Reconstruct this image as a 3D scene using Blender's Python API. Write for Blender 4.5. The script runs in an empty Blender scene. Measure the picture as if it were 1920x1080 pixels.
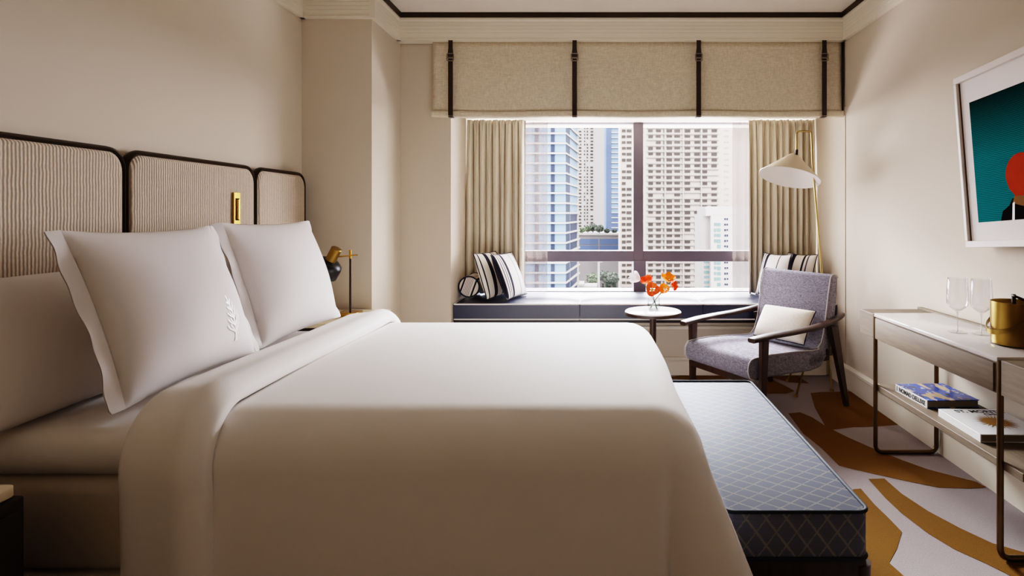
import bpy, bmesh, math, random
from mathutils import Vector, Matrix, noise
random.seed(7)
PI = math.pi
C = bpy.context.scene.collection
F, VX, VY, H = 1070.0, 1118.0, 400.0, 1.25      # focal length and vanishing point (1920x1080 frame), eye height

# ------------------------------------------------------------------ helpers
def at(px, py, Y):
    return Vector(((px-VX)/F*Y, Y, H-(py-VY)/F*Y))
def on_floor(px, py, z=0.0):
    Y = (H-z)*F/(py-VY)
    return Vector(((px-VX)/F*Y, Y, z))

CITY = .20
def srgb(h):
    h = h.lstrip('#')
    out = []
    for i in (0, 2, 4):
        c = int(h[i:i+2], 16)/255
        out.append(c/12.92 if c <= .04045 else ((c+.055)/1.055)**2.4)
    return (out[0], out[1], out[2], 1)

class NT:
    def __init__(s, name):
        s.m = bpy.data.materials.new(name); s.m.use_nodes = True
        s.t = s.m.node_tree; s.n = s.t.nodes; s.l = s.t.links
        s.b = s.n['Principled BSDF']; s.out = s.n['Material Output']
    def add(s, typ, **kw):
        n = s.n.new(typ)
        for k, v in kw.items(): setattr(n, k, v)
        return n
    def link(s, a, b): s.l.new(a, b)
    def math(s, op, a, b=None, c=None):
        n = s.n.new('ShaderNodeMath'); n.operation = op
        for i, v in enumerate((a, b, c)):
            if v is None: continue
            if isinstance(v, (int, float)): n.inputs[i].default_value = v
            else: s.link(v, n.inputs[i])
        return n.outputs[0]
    def mix(s, f, a, b):
        n = s.n.new('ShaderNodeMix'); n.data_type = 'RGBA'
        for i, v in ((0, f), (6, a), (7, b)):
            if isinstance(v, (int, float)): n.inputs[i].default_value = v
            elif isinstance(v, tuple): n.inputs[i].default_value = v
            else: s.link(v, n.inputs[i])
        return n.outputs[2]
    def noise(s, vec, scale, detail=3, rough=.5):
        n = s.n.new('ShaderNodeTexNoise'); n.inputs['Scale'].default_value = scale
        n.inputs['Detail'].default_value = detail; n.inputs['Roughness'].default_value = rough
        if vec is not None: s.link(vec, n.inputs['Vector'])
        return n.outputs['Fac']
    def mapping(s, vec, scale=(1, 1, 1), loc=(0, 0, 0)):
        n = s.n.new('ShaderNodeMapping'); s.link(vec, n.inputs['Vector'])
        n.inputs['Scale'].default_value = scale; n.inputs['Location'].default_value = loc
        return n.outputs[0]
    def coord(s, which='Object'):
        return s.n.new('ShaderNodeTexCoord').outputs[which]
    def xyz(s, vec):
        n = s.n.new('ShaderNodeSeparateXYZ'); s.link(vec, n.inputs[0]); return n.outputs
    def bump(s, h, strength=.2, dist=.002):
        n = s.n.new('ShaderNodeBump'); n.inputs['Strength'].default_value = strength
        n.inputs['Distance'].default_value = dist
        s.link(h, n.inputs['Height']); s.link(n.outputs[0], s.b.inputs['Normal'])
    def color(s, c):
        if isinstance(c, tuple): s.b.inputs['Base Color'].default_value = c
        else: s.link(c, s.b.inputs['Base Color'])
    def set(s, rough=.5, metal=0, spec=.5, **kw):
        s.b.inputs['Roughness'].default_value = rough; s.b.inputs['Metallic'].default_value = metal
        s.b.inputs['Specular IOR Level'].default_value = spec
        for k, v in kw.items(): s.b.inputs[k].default_value = v

def plain(name, hexc, rough=.5, metal=0, spec=.5, var=.06, nscale=8, bump=0, bscale=60, gain=1.0, **kw):
    t = NT(name); t.set(rough, metal, spec, **kw); c = tuple(q*gain for q in srgb(hexc)[:3])+(1,); o = t.coord()
    dk = tuple(x*(1-var) for x in c[:3])+(1,); lt = tuple(min(1, x*(1+var)) for x in c[:3])+(1,)
    t.color(t.mix(t.noise(o, nscale), dk, lt))
    if bump: t.bump(t.noise(o, bscale, 4), bump, .003)
    return t.m

def weave(name, hexc, hex2, scale=500, rough=.9, bump=.3, vertical=0.0, sheen=0.2):
    t = NT(name); t.set(rough, 0, .2); o = t.coord()
    x = t.xyz(o)
    n1 = t.noise(t.mapping(o, (scale*.12, scale*.12, scale*.8)), 1, 2)
    n2 = t.noise(t.mapping(o, (scale*.8, scale*.8, scale*.12)), 1, 2)
    h = t.math('ADD', n1, n2); f = t.math('SUBTRACT', t.math('MULTIPLY', h, 1.8), 1.3)
    cl = t.n.new('ShaderNodeClamp'); t.link(f, cl.inputs[0])
    t.color(t.mix(cl.outputs[0], srgb(hexc), srgb(hex2)))
    t.bump(h, bump, .002)
    return t.m

def mesh_obj(name, bm, mat, parent=None, smooth=None, loc=None):
    me = bpy.data.meshes.new(name); bm.normal_update(); bm.to_mesh(me); bm.free()
    for m in (mat if isinstance(mat, (list, tuple)) else [mat]): me.materials.append(m)
    if smooth is not None:
        me.shade_smooth()
        if smooth < 180: me.set_sharp_from_angle(angle=math.radians(smooth))
    o = bpy.data.objects.new(name, me); C.objects.link(o)
    if parent: o.parent = parent
    if loc: o.location = loc
    return o

def thing(name, label, cat, loc=(0, 0, 0), rz=0, group=None):
    o = bpy.data.objects.new(name, None); C.objects.link(o); o.empty_display_size = .05
    o.location = loc; o.rotation_euler = (0, 0, rz)
    o['label'] = label; o['category'] = cat
    if group: o['group'] = group
    return o
def tag(o, label, cat, group=None):
    o['label'] = label; o['category'] = cat
    if group: o['group'] = group
    return o
def struct(o): o['kind'] = 'structure'; return o

def add_box(bm, lo, hi, bevel=0, seg=2, mat=0):
    vs = [bm.verts.new((x, y, z)) for z in (lo[2], hi[2]) for y in (lo[1], hi[1]) for x in (lo[0], hi[0])]
    fs = [bm.faces.new([vs[i] for i in q]) for q in ((0, 2, 3, 1), (4, 5, 7, 6), (0, 1, 5, 4), (2, 6, 7, 3), (0, 4, 6, 2), (1, 3, 7, 5))]
    for f in fs: f.material_index = mat
    if bevel:
        es = list({e for f in fs for e in f.edges})
        bmesh.ops.bevel(bm, geom=es, offset=bevel, segments=seg, affect='EDGES', profile=.5, clamp_overlap=True)
    return bm
def box(lo, hi, bevel=0, seg=2):
    return add_box(bmesh.new(), lo, hi, bevel, seg)

def add_prism(bm, pts, axis, lo, hi, bevel=0, seg=2, mat=0):
    """polygon pts (2-D) extruded along axis 0/1/2 from lo to hi"""
    def co(p, t):
        if axis == 0: return (t, p[0], p[1])
        if axis == 1: return (p[0], t, p[1])
        return (p[0], p[1], t)
    a = [bm.verts.new(co(p, lo)) for p in pts]; b = [bm.verts.new(co(p, hi)) for p in pts]
    n = len(pts); fs = [bm.faces.new(a), bm.faces.new(list(reversed(b)))]
    for i in range(n): fs.append(bm.faces.new((a[(i+1) % n], a[i], b[i], b[(i+1) % n])))
    for f in fs: f.material_index = mat
    bmesh.ops.recalc_face_normals(bm, faces=fs)
    if bevel:
        es = list(fs[0].edges)+list(fs[1].edges)
        bmesh.ops.bevel(bm, geom=es, offset=bevel, segments=seg, affect='EDGES', profile=.5, clamp_overlap=True)
    return bm

def add_tube(bm, pts, r, seg=10, closed=False, cap=True, flat=None):
    pts = [Vector(p) for p in pts]; n = len(pts); rings = []
    up = None
    for i, p in enumerate(pts):
        if closed: d = pts[(i+1) % n]-pts[i-1]
        else: d = pts[min(i+1, n-1)]-pts[max(i-1, 0)]
        d.normalize()
        if up is None:
            a = Vector((0, 0, 1)) if abs(d.z) < .9 else Vector((1, 0, 0))
            u = d.cross(a).normalized()
        else:
            u = (up-d*up.dot(d)).normalized()
        up = u; w = d.cross(u)
        rr = r[i] if isinstance(r, (list, tuple)) else r
        ring = []
        for k in range(seg):
            t = 2*PI*k/seg
            a1, a2 = (rr, rr) if flat is None else (rr*flat[0], rr*flat[1])
            ring.append(bm.verts.new(p+u*math.cos(t)*a1+w*math.sin(t)*a2))
        rings.append(ring)
    m = n if closed else n-1
    for i in range(m):
        A, B = rings[i], rings[(i+1) % n]
        off = 0
        if closed and i == n-1:
            off = min(range(seg), key=lambda o: (B[o].co-A[0].co).length)
        for k in range(seg):
            bm.faces.new((A[k], A[(k+1) % seg], B[(k+1+off) % seg], B[(k+off) % seg]))
    if cap and not closed:
        bm.faces.new(list(reversed(rings[0]))); bm.faces.new(rings[-1])
    bmesh.ops.recalc_face_normals(bm, faces=bm.faces)
    return bm

def fillet(pts, r, n=6, closed=False):
    pts = [Vector(p) for p in pts]; out = []; N = len(pts)
    for i, p in enumerate(pts):
        if not closed and i in (0, N-1): out.append(p); continue
        a = pts[i-1]-p; b = pts[(i+1) % N]-p
        rr = r[i] if isinstance(r, (list, tuple)) else r
        if rr <= 0: out.append(p); continue
        ang = a.angle(b); d = min(rr/math.tan(ang/2), a.length*.49, b.length*.49)
        a.normalize(); b.normalize()
        p0, p2 = p+a*d, p+b*d
        # circular arc between p0 and p2
        R = d*math.tan(ang/2); c = p+(a+b).normalized()*(R/math.sin(ang/2))
        v0, v2 = p0-c, p2-c; tot = v0.angle(v2)
        for k in range(n+1):
            t = k/n
            if tot < 1e-4: out.append(p0.lerp(p2, t)); continue
            out.append(c+(v0*math.sin((1-t)*tot)+v2*math.sin(t*tot))/math.sin(tot))
    return out

def add_lathe(bm, prof, seg=40, center=(0, 0, 0), M=None):
    """prof: list of (r, z)"""
    rings = []
    for r, z in prof:
        if r < 1e-5: rings.append([bm.verts.new((center[0], center[1], center[2]+z))])
        else: rings.append([bm.verts.new((center[0]+r*math.cos(2*PI*k/seg), center[1]+r*math.sin(2*PI*k/seg), center[2]+z)) for k in range(seg)])
    new = [v for R in rings for v in R]
    for A, B in zip(rings, rings[1:]):
        for k in range(seg):
            k2 = (k+1) % seg
            if len(A) == 1 and len(B) == 1: continue
            if len(A) == 1: bm.faces.new((A[0], B[k2], B[k]))
            elif len(B) == 1: bm.faces.new((A[k], A[k2], B[0]))
            else: bm.faces.new((A[k], A[k2], B[k2], B[k]))
    bmesh.ops.recalc_face_normals(bm, faces=bm.faces)
    if M is not None: bmesh.ops.transform(bm, matrix=M, verts=new)
    return bm
def lathe(prof, seg=40, center=(0, 0, 0)): return add_lathe(bmesh.new(), prof, seg, center)

def grid(nu, nv, fn, close_u=False):
    bm = bmesh.new()
    V = [[bm.verts.new(fn(i/(nu if close_u else nu-1), j/(nv-1))) for j in range(nv)] for i in range(nu)]
    for i in range(nu if close_u else nu-1):
        for j in range(nv-1):
            bm.faces.new((V[i][j], V[(i+1) % nu][j], V[(i+1) % nu][j+1], V[i][j+1]))
    return bm

def box_uv(o, s=1.0):
    me = o.data; uv = me.uv_layers.new(name='UVMap')
    for p in me.polygons:
        n = p.normal; a = max(range(3), key=lambda k: abs(n[k]))
        for li in p.loop_indices:
            v = me.vertices[me.loops[li].vertex_index].co
            uv.data[li].uv = ((v.y, v.z) if a == 0 else (v.x, v.z) if a == 1 else (v.y, v.x))
    return o
def frame_matrix(origin, u, v, n):
    M = Matrix.Identity(4)
    for i in range(3): M[i][0] = u[i]; M[i][1] = v[i]; M[i][2] = n[i]; M[i][3] = origin[i]
    return M
def text_mesh(name, body, size, mat, parent, M, thick=0.0, extrude=.0004, align='CENTER', xscale=1.0):
    cu = bpy.data.curves.new(name, 'FONT'); cu.body = body; cu.size = size; cu.extrude = extrude
    cu.offset = thick; cu.align_x = align; cu.align_y = 'CENTER'
    tmp = bpy.data.objects.new(name+'_tmp', cu); C.objects.link(tmp)
    dg = bpy.context.evaluated_depsgraph_get()
    me = bpy.data.meshes.new_from_object(tmp.evaluated_get(dg))
    bpy.data.objects.remove(tmp); bpy.data.curves.remove(cu)
    me.materials.clear(); me.materials.append(mat)
    me.transform(M @ Matrix.Diagonal((xscale, 1, 1, 1)))
    me.name = name
    o = bpy.data.objects.new(name, me); C.objects.link(o); o.parent = parent
    return o

# ------------------------------------------------------------------ materials
wallM = plain('warm white paint', '#d2c6b5', .75, spec=.25, var=.015, nscale=2, bump=.05, bscale=250)
ceilM = plain('ceiling paint', '#e9e2d6', .85, spec=.2, var=.01)
trimM = plain('satin trim paint', '#e9e0cf', .45, spec=.4, var=.01)
darkTrimM = plain('dark shadow gap trim', '#3a2c18', .5, .3, var=.1)
bronzeM = plain('dark bronze metal', '#2e2113', .38, .6, var=.15, nscale=20)
consoleMetalM = plain('antique bronze metal', '#6a553a', .35, .9, var=.15, nscale=20)
brassM = plain('polished brass', '#c79a45', .18, 1.0, var=.08, nscale=15)
brushedBrassM = plain('brushed brass', '#94763a', .3, 1.0, var=.12, nscale=25)
blackM = plain('black metal', '#0b0c10', .35, .2, var=.1)
linenWhiteM = plain('white cotton sheeting', '#f0ebe8', .7, spec=.25, var=.01, nscale=3)
pillowM = plain('white pillow cotton', '#e0dad8', .72, spec=.25, var=.012, nscale=5, bump=.06, bscale=30)
mattM = plain('mattress ticking', '#cfc4b6', .85, spec=.2, var=.03)
embM = plain('white embroidery thread', '#ffffff', .3, spec=1.0, var=.0)
walnutM = NT('dark walnut'); walnutM.set(.42, 0, .4)
_o = walnutM.coord(); walnutM.color(walnutM.mix(walnutM.noise(walnutM.mapping(_o, (30, 30, 4)), 1.5, 4), srgb('#20120b'), srgb('#4a3021'))); walnutM = walnutM.m
deepWoodM = plain('dark stained wood', '#1d0f0a', .45, var=.3, nscale=10)
_t = NT('grey washed oak'); _t.set(.6, 0, .3); _o = _t.coord()
_t.color(_t.mix(_t.noise(_t.mapping(_o, (60, 5, 60)), 1.2, 5, .6), srgb('#57493c'), srgb('#85745f'))); _t.bump(_t.noise(_t.mapping(_o, (90, 6, 90)), 1.5, 4), .15, .002); oakM = _t.m
_t = NT('white quartz'); _t.set(.06, 0, .6); _o = _t.coord()
_t.color(_t.mix(_t.noise(_o, 5, 6, .6), srgb('#e8e0dc'), srgb('#cfc6c0'))); stoneM = _t.m
marbleM = plain('pale marble', '#e9e4df', .15, spec=.6, var=.03, nscale=9)
_t = NT('cream stone top'); _t.set(.3, 0, .5); _t.color(_t.mix(_t.noise(_t.coord(), 14, 5), srgb('#d9c9a8'), srgb('#ead9bb'))); creamStoneM = _t.m
shadeFabM = weave('oatmeal linen', '#c8bba4', '#e2d6c0', 260, .95, .35)
leatherM = plain('dark brown leather strap', '#2f1f14', .45, var=.2, nscale=40)
pewterM = plain('aged steel buckle', '#8f8577', .3, .9, var=.1)
seatBlueM = weave('navy upholstery', '#141a32', '#1e2848', 700, .40, .05)
seatBlueM.node_tree.nodes['Principled BSDF'].inputs['Specular IOR Level'].default_value = .75
seatBlueM.node_tree.nodes['Principled BSDF'].inputs['Sheen Weight'].default_value = .0
pipingWhiteM = plain('white piping cord', '#e9e6e2', .8, var=.02)
pipingNavyM = plain('navy piping cord', '#14192c', .75, var=.1)
chairFabM = weave('grey blue tweed', '#5c5966', '#9a96a0', 420, .95, .5)
chairPipeM = plain('pale grey piping', '#b5aeaf', .85, var=.03)
creamM = weave('cream cushion linen', '#ddd3c4', '#efe7da', 500, .9, .25)
frameDarkM = plain('bronze window aluminium', '#676069', .45, .3, var=.05)
carpetLightM = NT('pale wool carpet'); carpetLightM.set(.98, 0, .1)
_o = carpetLightM.coord(); carpetLightM.color(carpetLightM.mix(carpetLightM.noise(_o, 180, 3, .7), srgb('#7d7271'), srgb('#aca09f'))); carpetLightM.bump(carpetLightM.noise(_o, 420, 2), .6, .004); carpetLightM = carpetLightM.m
carpetOchreM = NT('ochre wool carpet'); carpetOchreM.set(.98, 0, .1)
_o = carpetOchreM.coord(); carpetOchreM.color(carpetOchreM.mix(carpetOchreM.noise(_o, 180, 3, .7), srgb('#5a3d12'), srgb('#7c5620'))); carpetOchreM.bump(carpetOchreM.noise(_o, 420, 2), .6, .004); carpetOchreM = carpetOchreM.m

# striped headboard cord fabric (ribs run vertically, spacing about 12 mm along Y)
_t = NT('ribbed headboard fabric'); _t.set(.92, 0, .2); _o = _t.coord()
_y = _t.xyz(_o)[1]
_wob = _t.math('MULTIPLY', _t.noise(_t.mapping(_o, (6, 6, 22)), 1.0, 3), .008)
_ph = _t.math('MULTIPLY', _t.math('ADD', _y, _wob), 2*PI/.0125)
_s = _t.math('MULTIPLY_ADD', _t.math('SINE', _ph), .5, .5)
_f = _t.math('MULTIPLY', _s, _t.math('MULTIPLY_ADD', _t.noise(_o, 90, 3), .9, .4))
_c = _t.n.new('ShaderNodeClamp'); _t.link(_f, _c.inputs[0])
_t.color(_t.mix(_c.outputs[0], srgb('#a29180'), srgb('#e0d1bd'))); _t.bump(_s, .5, .004); ribM = _t.m

# diamond jacquard of the bench (box-unwrapped UV in metres)
_t = NT('diamond jacquard'); _t.set(.75, 0, .3); _uv = _t.coord('UV'); _x = _t.xyz(_uv)
_u = _t.math('DIVIDE', _x[0], .056); _v = _t.math('DIVIDE', _x[1], .074)
_nz = _t.math('MULTIPLY', _t.math('SUBTRACT', _t.noise(_t.mapping(_uv, (1, 1, 1)), 160, 2), .5), .12)
def _dist(e):
    fr = _t.math('FRACT', _t.math('ADD', e, _nz)); return _t.math('ABSOLUTE', _t.math('SUBTRACT', fr, .5))
_d1 = _dist(_t.math('ADD', _u, _v)); _d2 = _dist(_t.math('SUBTRACT', _u, _v))
_l1 = _t.math('GREATER_THAN', _d1, .43); _l2 = _t.math('GREATER_THAN', _d2, .455)
_l = _t.math('MULTIPLY', _t.math('MAXIMUM', _l1, _l2), _t.math('MULTIPLY_ADD', _t.noise(_uv, 40, 2), .9, .2))
_cl = _t.n.new('ShaderNodeClamp'); _t.link(_l, _cl.inputs[0])
_hatch = _t.math('MULTIPLY_ADD', _t.math('SINE', _t.math('MULTIPLY', _x[1], 2*PI/.0045)), .5, .5)
_base = _t.mix(_hatch, srgb('#5b5e6e'), srgb('#6b6f80'))
_t.color(_t.mix(_cl.outputs[0], _base, srgb('#95938a'))); _t.bump(_hatch, .12, .001); benchM = _t.m

def stripe_mat(name, stops, scale, axis=0, base='#e8e2dc'):
    """stops: list of (centre, half width, colour) on a repeat of 1 along object axis * scale"""
    t = NT(name); t.set(.88, 0, .2); x = t.xyz(t.coord())[axis]
    f = t.math('FRACT', t.math('MULTIPLY_ADD', x, scale, .5))
    col = srgb(base)
    for c, w, h in stops:
        d = t.math('LESS_THAN', t.math('ABSOLUTE', t.math('SUBTRACT', f, c)), w)
        col = t.mix(d, col, srgb(h))
    t.color(col); t.bump(t.noise(t.coord(), 500, 2), .15, .001)
    return t.m
NV = '#23202c'
stripeBoldM = stripe_mat('bold navy stripe', [(.12, .015, NV), (.35, .06, NV), (.62, .022, NV), (.70, .014, '#4b4555'), (.92, .05, NV)], 2.6, base='#e6ded2')
stripeFineM = stripe_mat('fine navy stripe', [(.08, .03, NV), (.16, .012, '#59515c'), (.22, .012, '#59515c'), (.30, .035, NV), (.62, .012, '#4b4555'), (.85, .012, '#4b4555')], 2.7, base='#f0ece8')
stripeBolM = stripe_mat('bolster stripe', [(.24, .035, NV), (.33, .008, '#4b4555'), (.39, .008, '#4b4555'), (.45, .008, '#4b4555'), (.51, .008, '#4b4555'), (.57, .008, '#4b4555'), (.70, .035, NV)], 5.2, base='#ddd2c6')

# curtains: two looks of cloth, the sheers let light through
_t = NT('lined drapery linen'); _t.set(.9, 0, .2); _o = _t.coord()
_t.color(_t.mix(_t.noise(_t.mapping(_o, (300, 300, 40)), 1, 3), srgb('#cdc4b2'), srgb('#ebe2d1'))); drapeM = _t.m
_t = NT('sheer voile'); _t.n.remove(_t.b)
_tr = _t.add('ShaderNodeBsdfTransparent'); _tr.inputs[0].default_value = (.86, .84, .88, 1)
_df = _t.add('ShaderNodeBsdfDiffuse'); _df.inputs[0].default_value = srgb('#8f8580')
_tl = _t.add('ShaderNodeBsdfTranslucent'); _tl.inputs[0].default_value = srgb('#6d6560')
_m1 = _t.add('ShaderNodeMixShader'); _m1.inputs[0].default_value = .3; _t.link(_df.outputs[0], _m1.inputs[1]); _t.link(_tl.outputs[0], _m1.inputs[2])
_ns = _t.noise(_t.mapping(_t.coord(), (900, 900, 900)), 1, 1)
_m2 = _t.add('ShaderNodeMixShader'); _t.link(_t.math('MULTIPLY_ADD', _ns, .15, .52), _m2.inputs[0])
_t.link(_tr.outputs[0], _m2.inputs[1]); _t.link(_m1.outputs[0], _m2.inputs[2]); _t.link(_m2.outputs[0], _t.out.inputs[0]); sheerM = _t.m

def thin_glass(name, tint, refl=.5, base=.02):
    t = NT(name); t.n.remove(t.b)
    tr = t.add('ShaderNodeBsdfTransparent'); tr.inputs[0].default_value = tint
    gl = t.add('ShaderNodeBsdfGlossy'); gl.inputs['Roughness'].default_value = .02
    fr = t.add('ShaderNodeLayerWeight'); fr.inputs[0].default_value = .5
    mx = t.add('ShaderNodeMixShader'); t.link(t.math('MULTIPLY_ADD', t.math('POWER', fr.outputs['Facing'], 3.0), refl, base), mx.inputs[0])
    t.link(tr.outputs[0], mx.inputs[1]); t.link(gl.outputs[0], mx.inputs[2]); t.link(mx.outputs[0], t.out.inputs[0])
    return t.m
paneM = thin_glass('window glass', (.97, .98, .98, 1), .3)
crystalM = thin_glass('clear crystal', (.96, .96, .97, 1), .9, .035)
crystalStemM = thin_glass('solid crystal', (.93, .93, .95, 1), .9, .22)
waterM = thin_glass('water', (.90, .96, .95, 1), .8)

# ------------------------------------------------------------------ room shell
XR, XL, XC = 1.80, -1.89, -1.44        # right wall, headboard wall, window-side face of the left pier
YB, YW, YF = 4.20, 4.95, -0.9          # wall beside the window, glass line, wall behind the camera
XJ = -1.07                             # left side of the window recess
ZC, ZS = 2.69, 2.03                    # ceiling, recess soffit
def wall(name, boxes, m=wallM):
    bm = bmesh.new()
    for lo, hi in boxes: add_box(bm, lo, hi)
    return struct(mesh_obj(name, bm, m))
wall('wall_right', [((XR, YF-.1, -.05), (XR+.15, YW+.25, ZC+.1))])
wall('wall_left', [((XL-.15, YF-.1, -.05), (XL, 3.66, ZC+.1))])
wall('wall_pier', [((XL-.15, 3.66, -.05), (XC, YB, ZC+.1))])
wall('wall_back', [((XL-.15, YB, -.05), (XJ, YW+.25, ZC+.1)), ((XJ, YB, ZS), (XR, YW+.25, ZC+.1)),
                   ((XJ, YW+.1, -.05), (XR, YW+.25, .57))])
entryM = plain('dark taupe entry wall', '#8f6f4a', .8, var=.04)
wall('wall_front', [((XL-.15, YF-.1, -.05), (XR+.15, YF, ZC+.1))], entryM)
wall('ceiling', [((XL, YF, ZC), (XR, YB, ZC+.1))], ceilM)

# carpet: one floor with its ochre brush-stroke pattern inlaid
bm = bmesh.new(); add_box(bm, (XL, YF, -.05), (XR, YW, 0))
def stroke(pts):
    pts = [on_floor(*p, z=.0012) for p in pts]
    vs = [bm.verts.new(p) for p in pts]
    f = bm.faces.new(vs); f.normal_update()
    if f.normal.z < 0: f.normal_flip()
    f.material_index = 1
stroke([(1478, 775), (1500, 773), (1522, 782), (1550, 800), (1590, 820), (1640, 842), (1690, 862), (1740, 880), (1790, 893), (1830, 903), (1850, 914), (1820, 916), (1760, 914), (1700, 902), (1660, 893), (1600, 880), (1573, 873), (1540, 840), (1505, 812)])
stroke([(1520, 737), (1540, 735), (1599, 734), (1640, 757), (1692, 796), (1640, 800), (1600, 801), (1560, 806), (1548, 800), (1528, 765)])
stroke([(1480, 735), (1520, 737), (1500, 737), (1470, 726), (1450, 717), (1443, 709), (1470, 708), (1500, 704.5), (1516, 719), (1470, 716)][::1]) if False else None
stroke([(1440, 706), (1494, 704.5), (1517, 719), (1480, 717)])
stroke([(1448, 712), (1470, 722), (1490, 733), (1475, 738), (1440, 738), (1425, 722)])
stroke([(1245, 709), (1275, 704), (1300, 704.2), (1400, 705), (1395, 709), (1330, 711), (1300, 713)])
stroke([(1628, 898), (1658, 897), (1690, 925), (1740, 958), (1800, 990), (1860, 1018), (1922, 1036), (1990, 1052), (1990, 1120), (1900, 1082), (1850, 1057), (1790, 1030), (1740, 1000), (1690, 962), (1660, 934)])
stroke([(1600, 917), (1614, 916), (1640, 946), (1665, 970), (1691, 997), (1682, 1028), (1667, 1055), (1694, 1079), (1720, 1110), (1500, 1110), (1500, 990), (1570, 950)])
stroke([(1200, 1140), (1460, 1140), (1500, 1200), (1380, 1400), (1150, 1400)])
floor = struct(mesh_obj('floor', bm, [carpetLightM, carpetOchreM]))

# baseboards
def base_profile(flip):
    return [(0, 0), (.016, 0), (.016, .125), (.024, .132), (.024, .15), (.012, .165), (0, .165)]
bm = bmesh.new(); add_prism(bm, [(XR-a, z) for a, z in base_profile(0)], 1, YF, 4.36); struct(mesh_obj('baseboard_right', bm, trimM))
bm = bmesh.new(); add_prism(bm, [(XL+a, z) for a, z in base_profile(0)], 1, YF, 3.66); struct(mesh_obj('baseboard_left', bm, trimM))
bm = bmesh.new(); add_prism(bm, [(YB-a, z) for a, z in base_profile(0)], 0, XC+.024, XJ); struct(mesh_obj('baseboard_back', bm, trimM))
bm = bmesh.new(); add_prism(bm, [(XC+a, z) for a, z in base_profile(0)], 1, 3.64, YB); struct(mesh_obj('baseboard_pier', bm, trimM))

# crown moulding, a reeded flat band under a dark shadow line
ZT, ZB = 2.655, 2.495
def crown_profile():
    out = [(0, ZB), (.030, ZB), (.030, ZB+.012), (.025, ZB+.016)]
    for k in range(4):
        z = ZB+.035+k*.026
        out += [(.025, z), (.0265, z+.003), (.0265, z+.016), (.025, z+.019)]
    out += [(.034, ZT-.012), (.034, ZT), (0, ZT)]
    return out
def crown(name, axis, lo, hi, f):
    bm = bmesh.new(); add_prism(bm, [f(a, z) for a, z in crown_profile()], axis, lo, hi); struct(mesh_obj(name, bm, trimM))
YCR = 4.13
bm = bmesh.new(); add_prism(bm, [(YCR-a, z) for a, z in crown_profile()][1:-1]+[(YB, ZT), (YB, ZB+.05), (YB-.01, ZB+.05), (YB-.01, ZB)], 0, XC, XR)
struct(mesh_obj('trim_1', bm, trimM))
crown('trim_2', 1, YF, YCR, lambda a, z: (XR-a, z))
crown('trim_3', 1, YF, 3.66, lambda a, z: (XL+a, z))
crown('trim_4', 1, 3.63, YCR, lambda a, z: (XC+a, z))
crown('trim_5', 0, XL, XC+.03, lambda a, z: (3.66-a, z))
bm = bmesh.new()
add_box(bm, (XC, YCR-.045, ZT), (XR, YB, ZC)); add_box(bm, (XR-.045, YF, ZT), (XR, YB, ZC))
add_box(bm, (XL, YF, ZT), (XL+.045, 3.66, ZC)); add_box(bm, (XC, 3.615, ZT), (XC+.045, YB, ZC)); add_box(bm, (XL, 3.615, ZT), (XC, 3.66, ZC))
struct(mesh_obj('trim_6', bm, darkTrimM))  # trim strips coloured dark to paint in the shaded gap below the ceiling
struct(mesh_obj('trim_7', box((XC-.002, 3.624, ZB-.001), (XC+.0345, 3.662, ZT)), trimM))

struct(mesh_obj('trim_8', box((XR-.006, 4.115, .17), (XR+.01, YW-.06, 2.02), .002), wallM))
# window: frame, panes
W = struct(thing('window_1', '', '')); del W['label']; del W['category']
def fbar(name, lo, hi, bv=.004): return mesh_obj(name, box(lo, hi, bv), frameDarkM, W)
zb, zt = .56, 2.05
fbar('mullion', (.318, YW-.05, zb), (.405, YW+.05, zt))
fbar('lower_mullion', (.318, YW-.075, zb), (.425, YW-.05, .845))
fbar('transom', (XJ, YW-.045, .835), (XR, YW+.045, .928))
fbar('bottom_rail', (XJ, YW-.06, zb), (XR, YW+.04, .585))
fbar('top_rail', (XJ, YW-.04, 2.022), (XR, YW+.04, zt+.03))
fbar('side_rail', (XJ, YW-.05, zb), (XJ+.08, YW+.05, zt)); fbar('side_rail', (XR-.08, YW-.05, zb), (XR, YW+.05, zt))
for lo, hi in (((XJ+.08, .585), (.318, .835)), ((.405, .585), (XR-.08, .835)), ((XJ+.08, .928), (.318, 2.022)), ((.405, .928), (XR-.08, 2.022))):
    bm = bmesh.new(); vs = [bm.verts.new((x, YW, z)) for x, z in ((lo[0], lo[1]), (hi[0], lo[1]), (hi[0], hi[1]), (lo[0], hi[1]))]; bm.faces.new(vs)
    mesh_obj('pane', bm, paneM, W)

# ------------------------------------------------------------------ window seat
base = thing('window_seat_base', 'built-in pale panelled base below the navy window seat cushions', 'window seat', (.365, 4.5, 0))
def local(parent, o): o.parent = parent; o.matrix_parent_inverse = Matrix.Translation(parent.location).inverted() @ Matrix.Identity(4); return o
bm = box((XJ+.004, 4.40, 0.004), (XR-.004, YW-.06, .43)); p = mesh_obj('base_panel', bm, wallM); local(base, p)
bm = bmesh.new(); add_box(bm, (XJ+.004, 4.385, .004), (XR-.03, 4.40, .12), .003); add_box(bm, (XJ+.004, 4.375, .12), (XR-.03, 4.40, .145), .004); local(base, mesh_obj('plinth', bm, trimM))
bm = bmesh.new(); add_box(bm, (XJ+.004, 4.375, .36), (XR-.004, 4.40, .385), .004); local(base, mesh_obj('moulding', bm, trimM))
bm = box((XJ+.004, 4.27, .43), (XR-.004, YW-.06, .452), .002); local(base, mesh_obj('seat_board', bm, deepWoodM))

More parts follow.
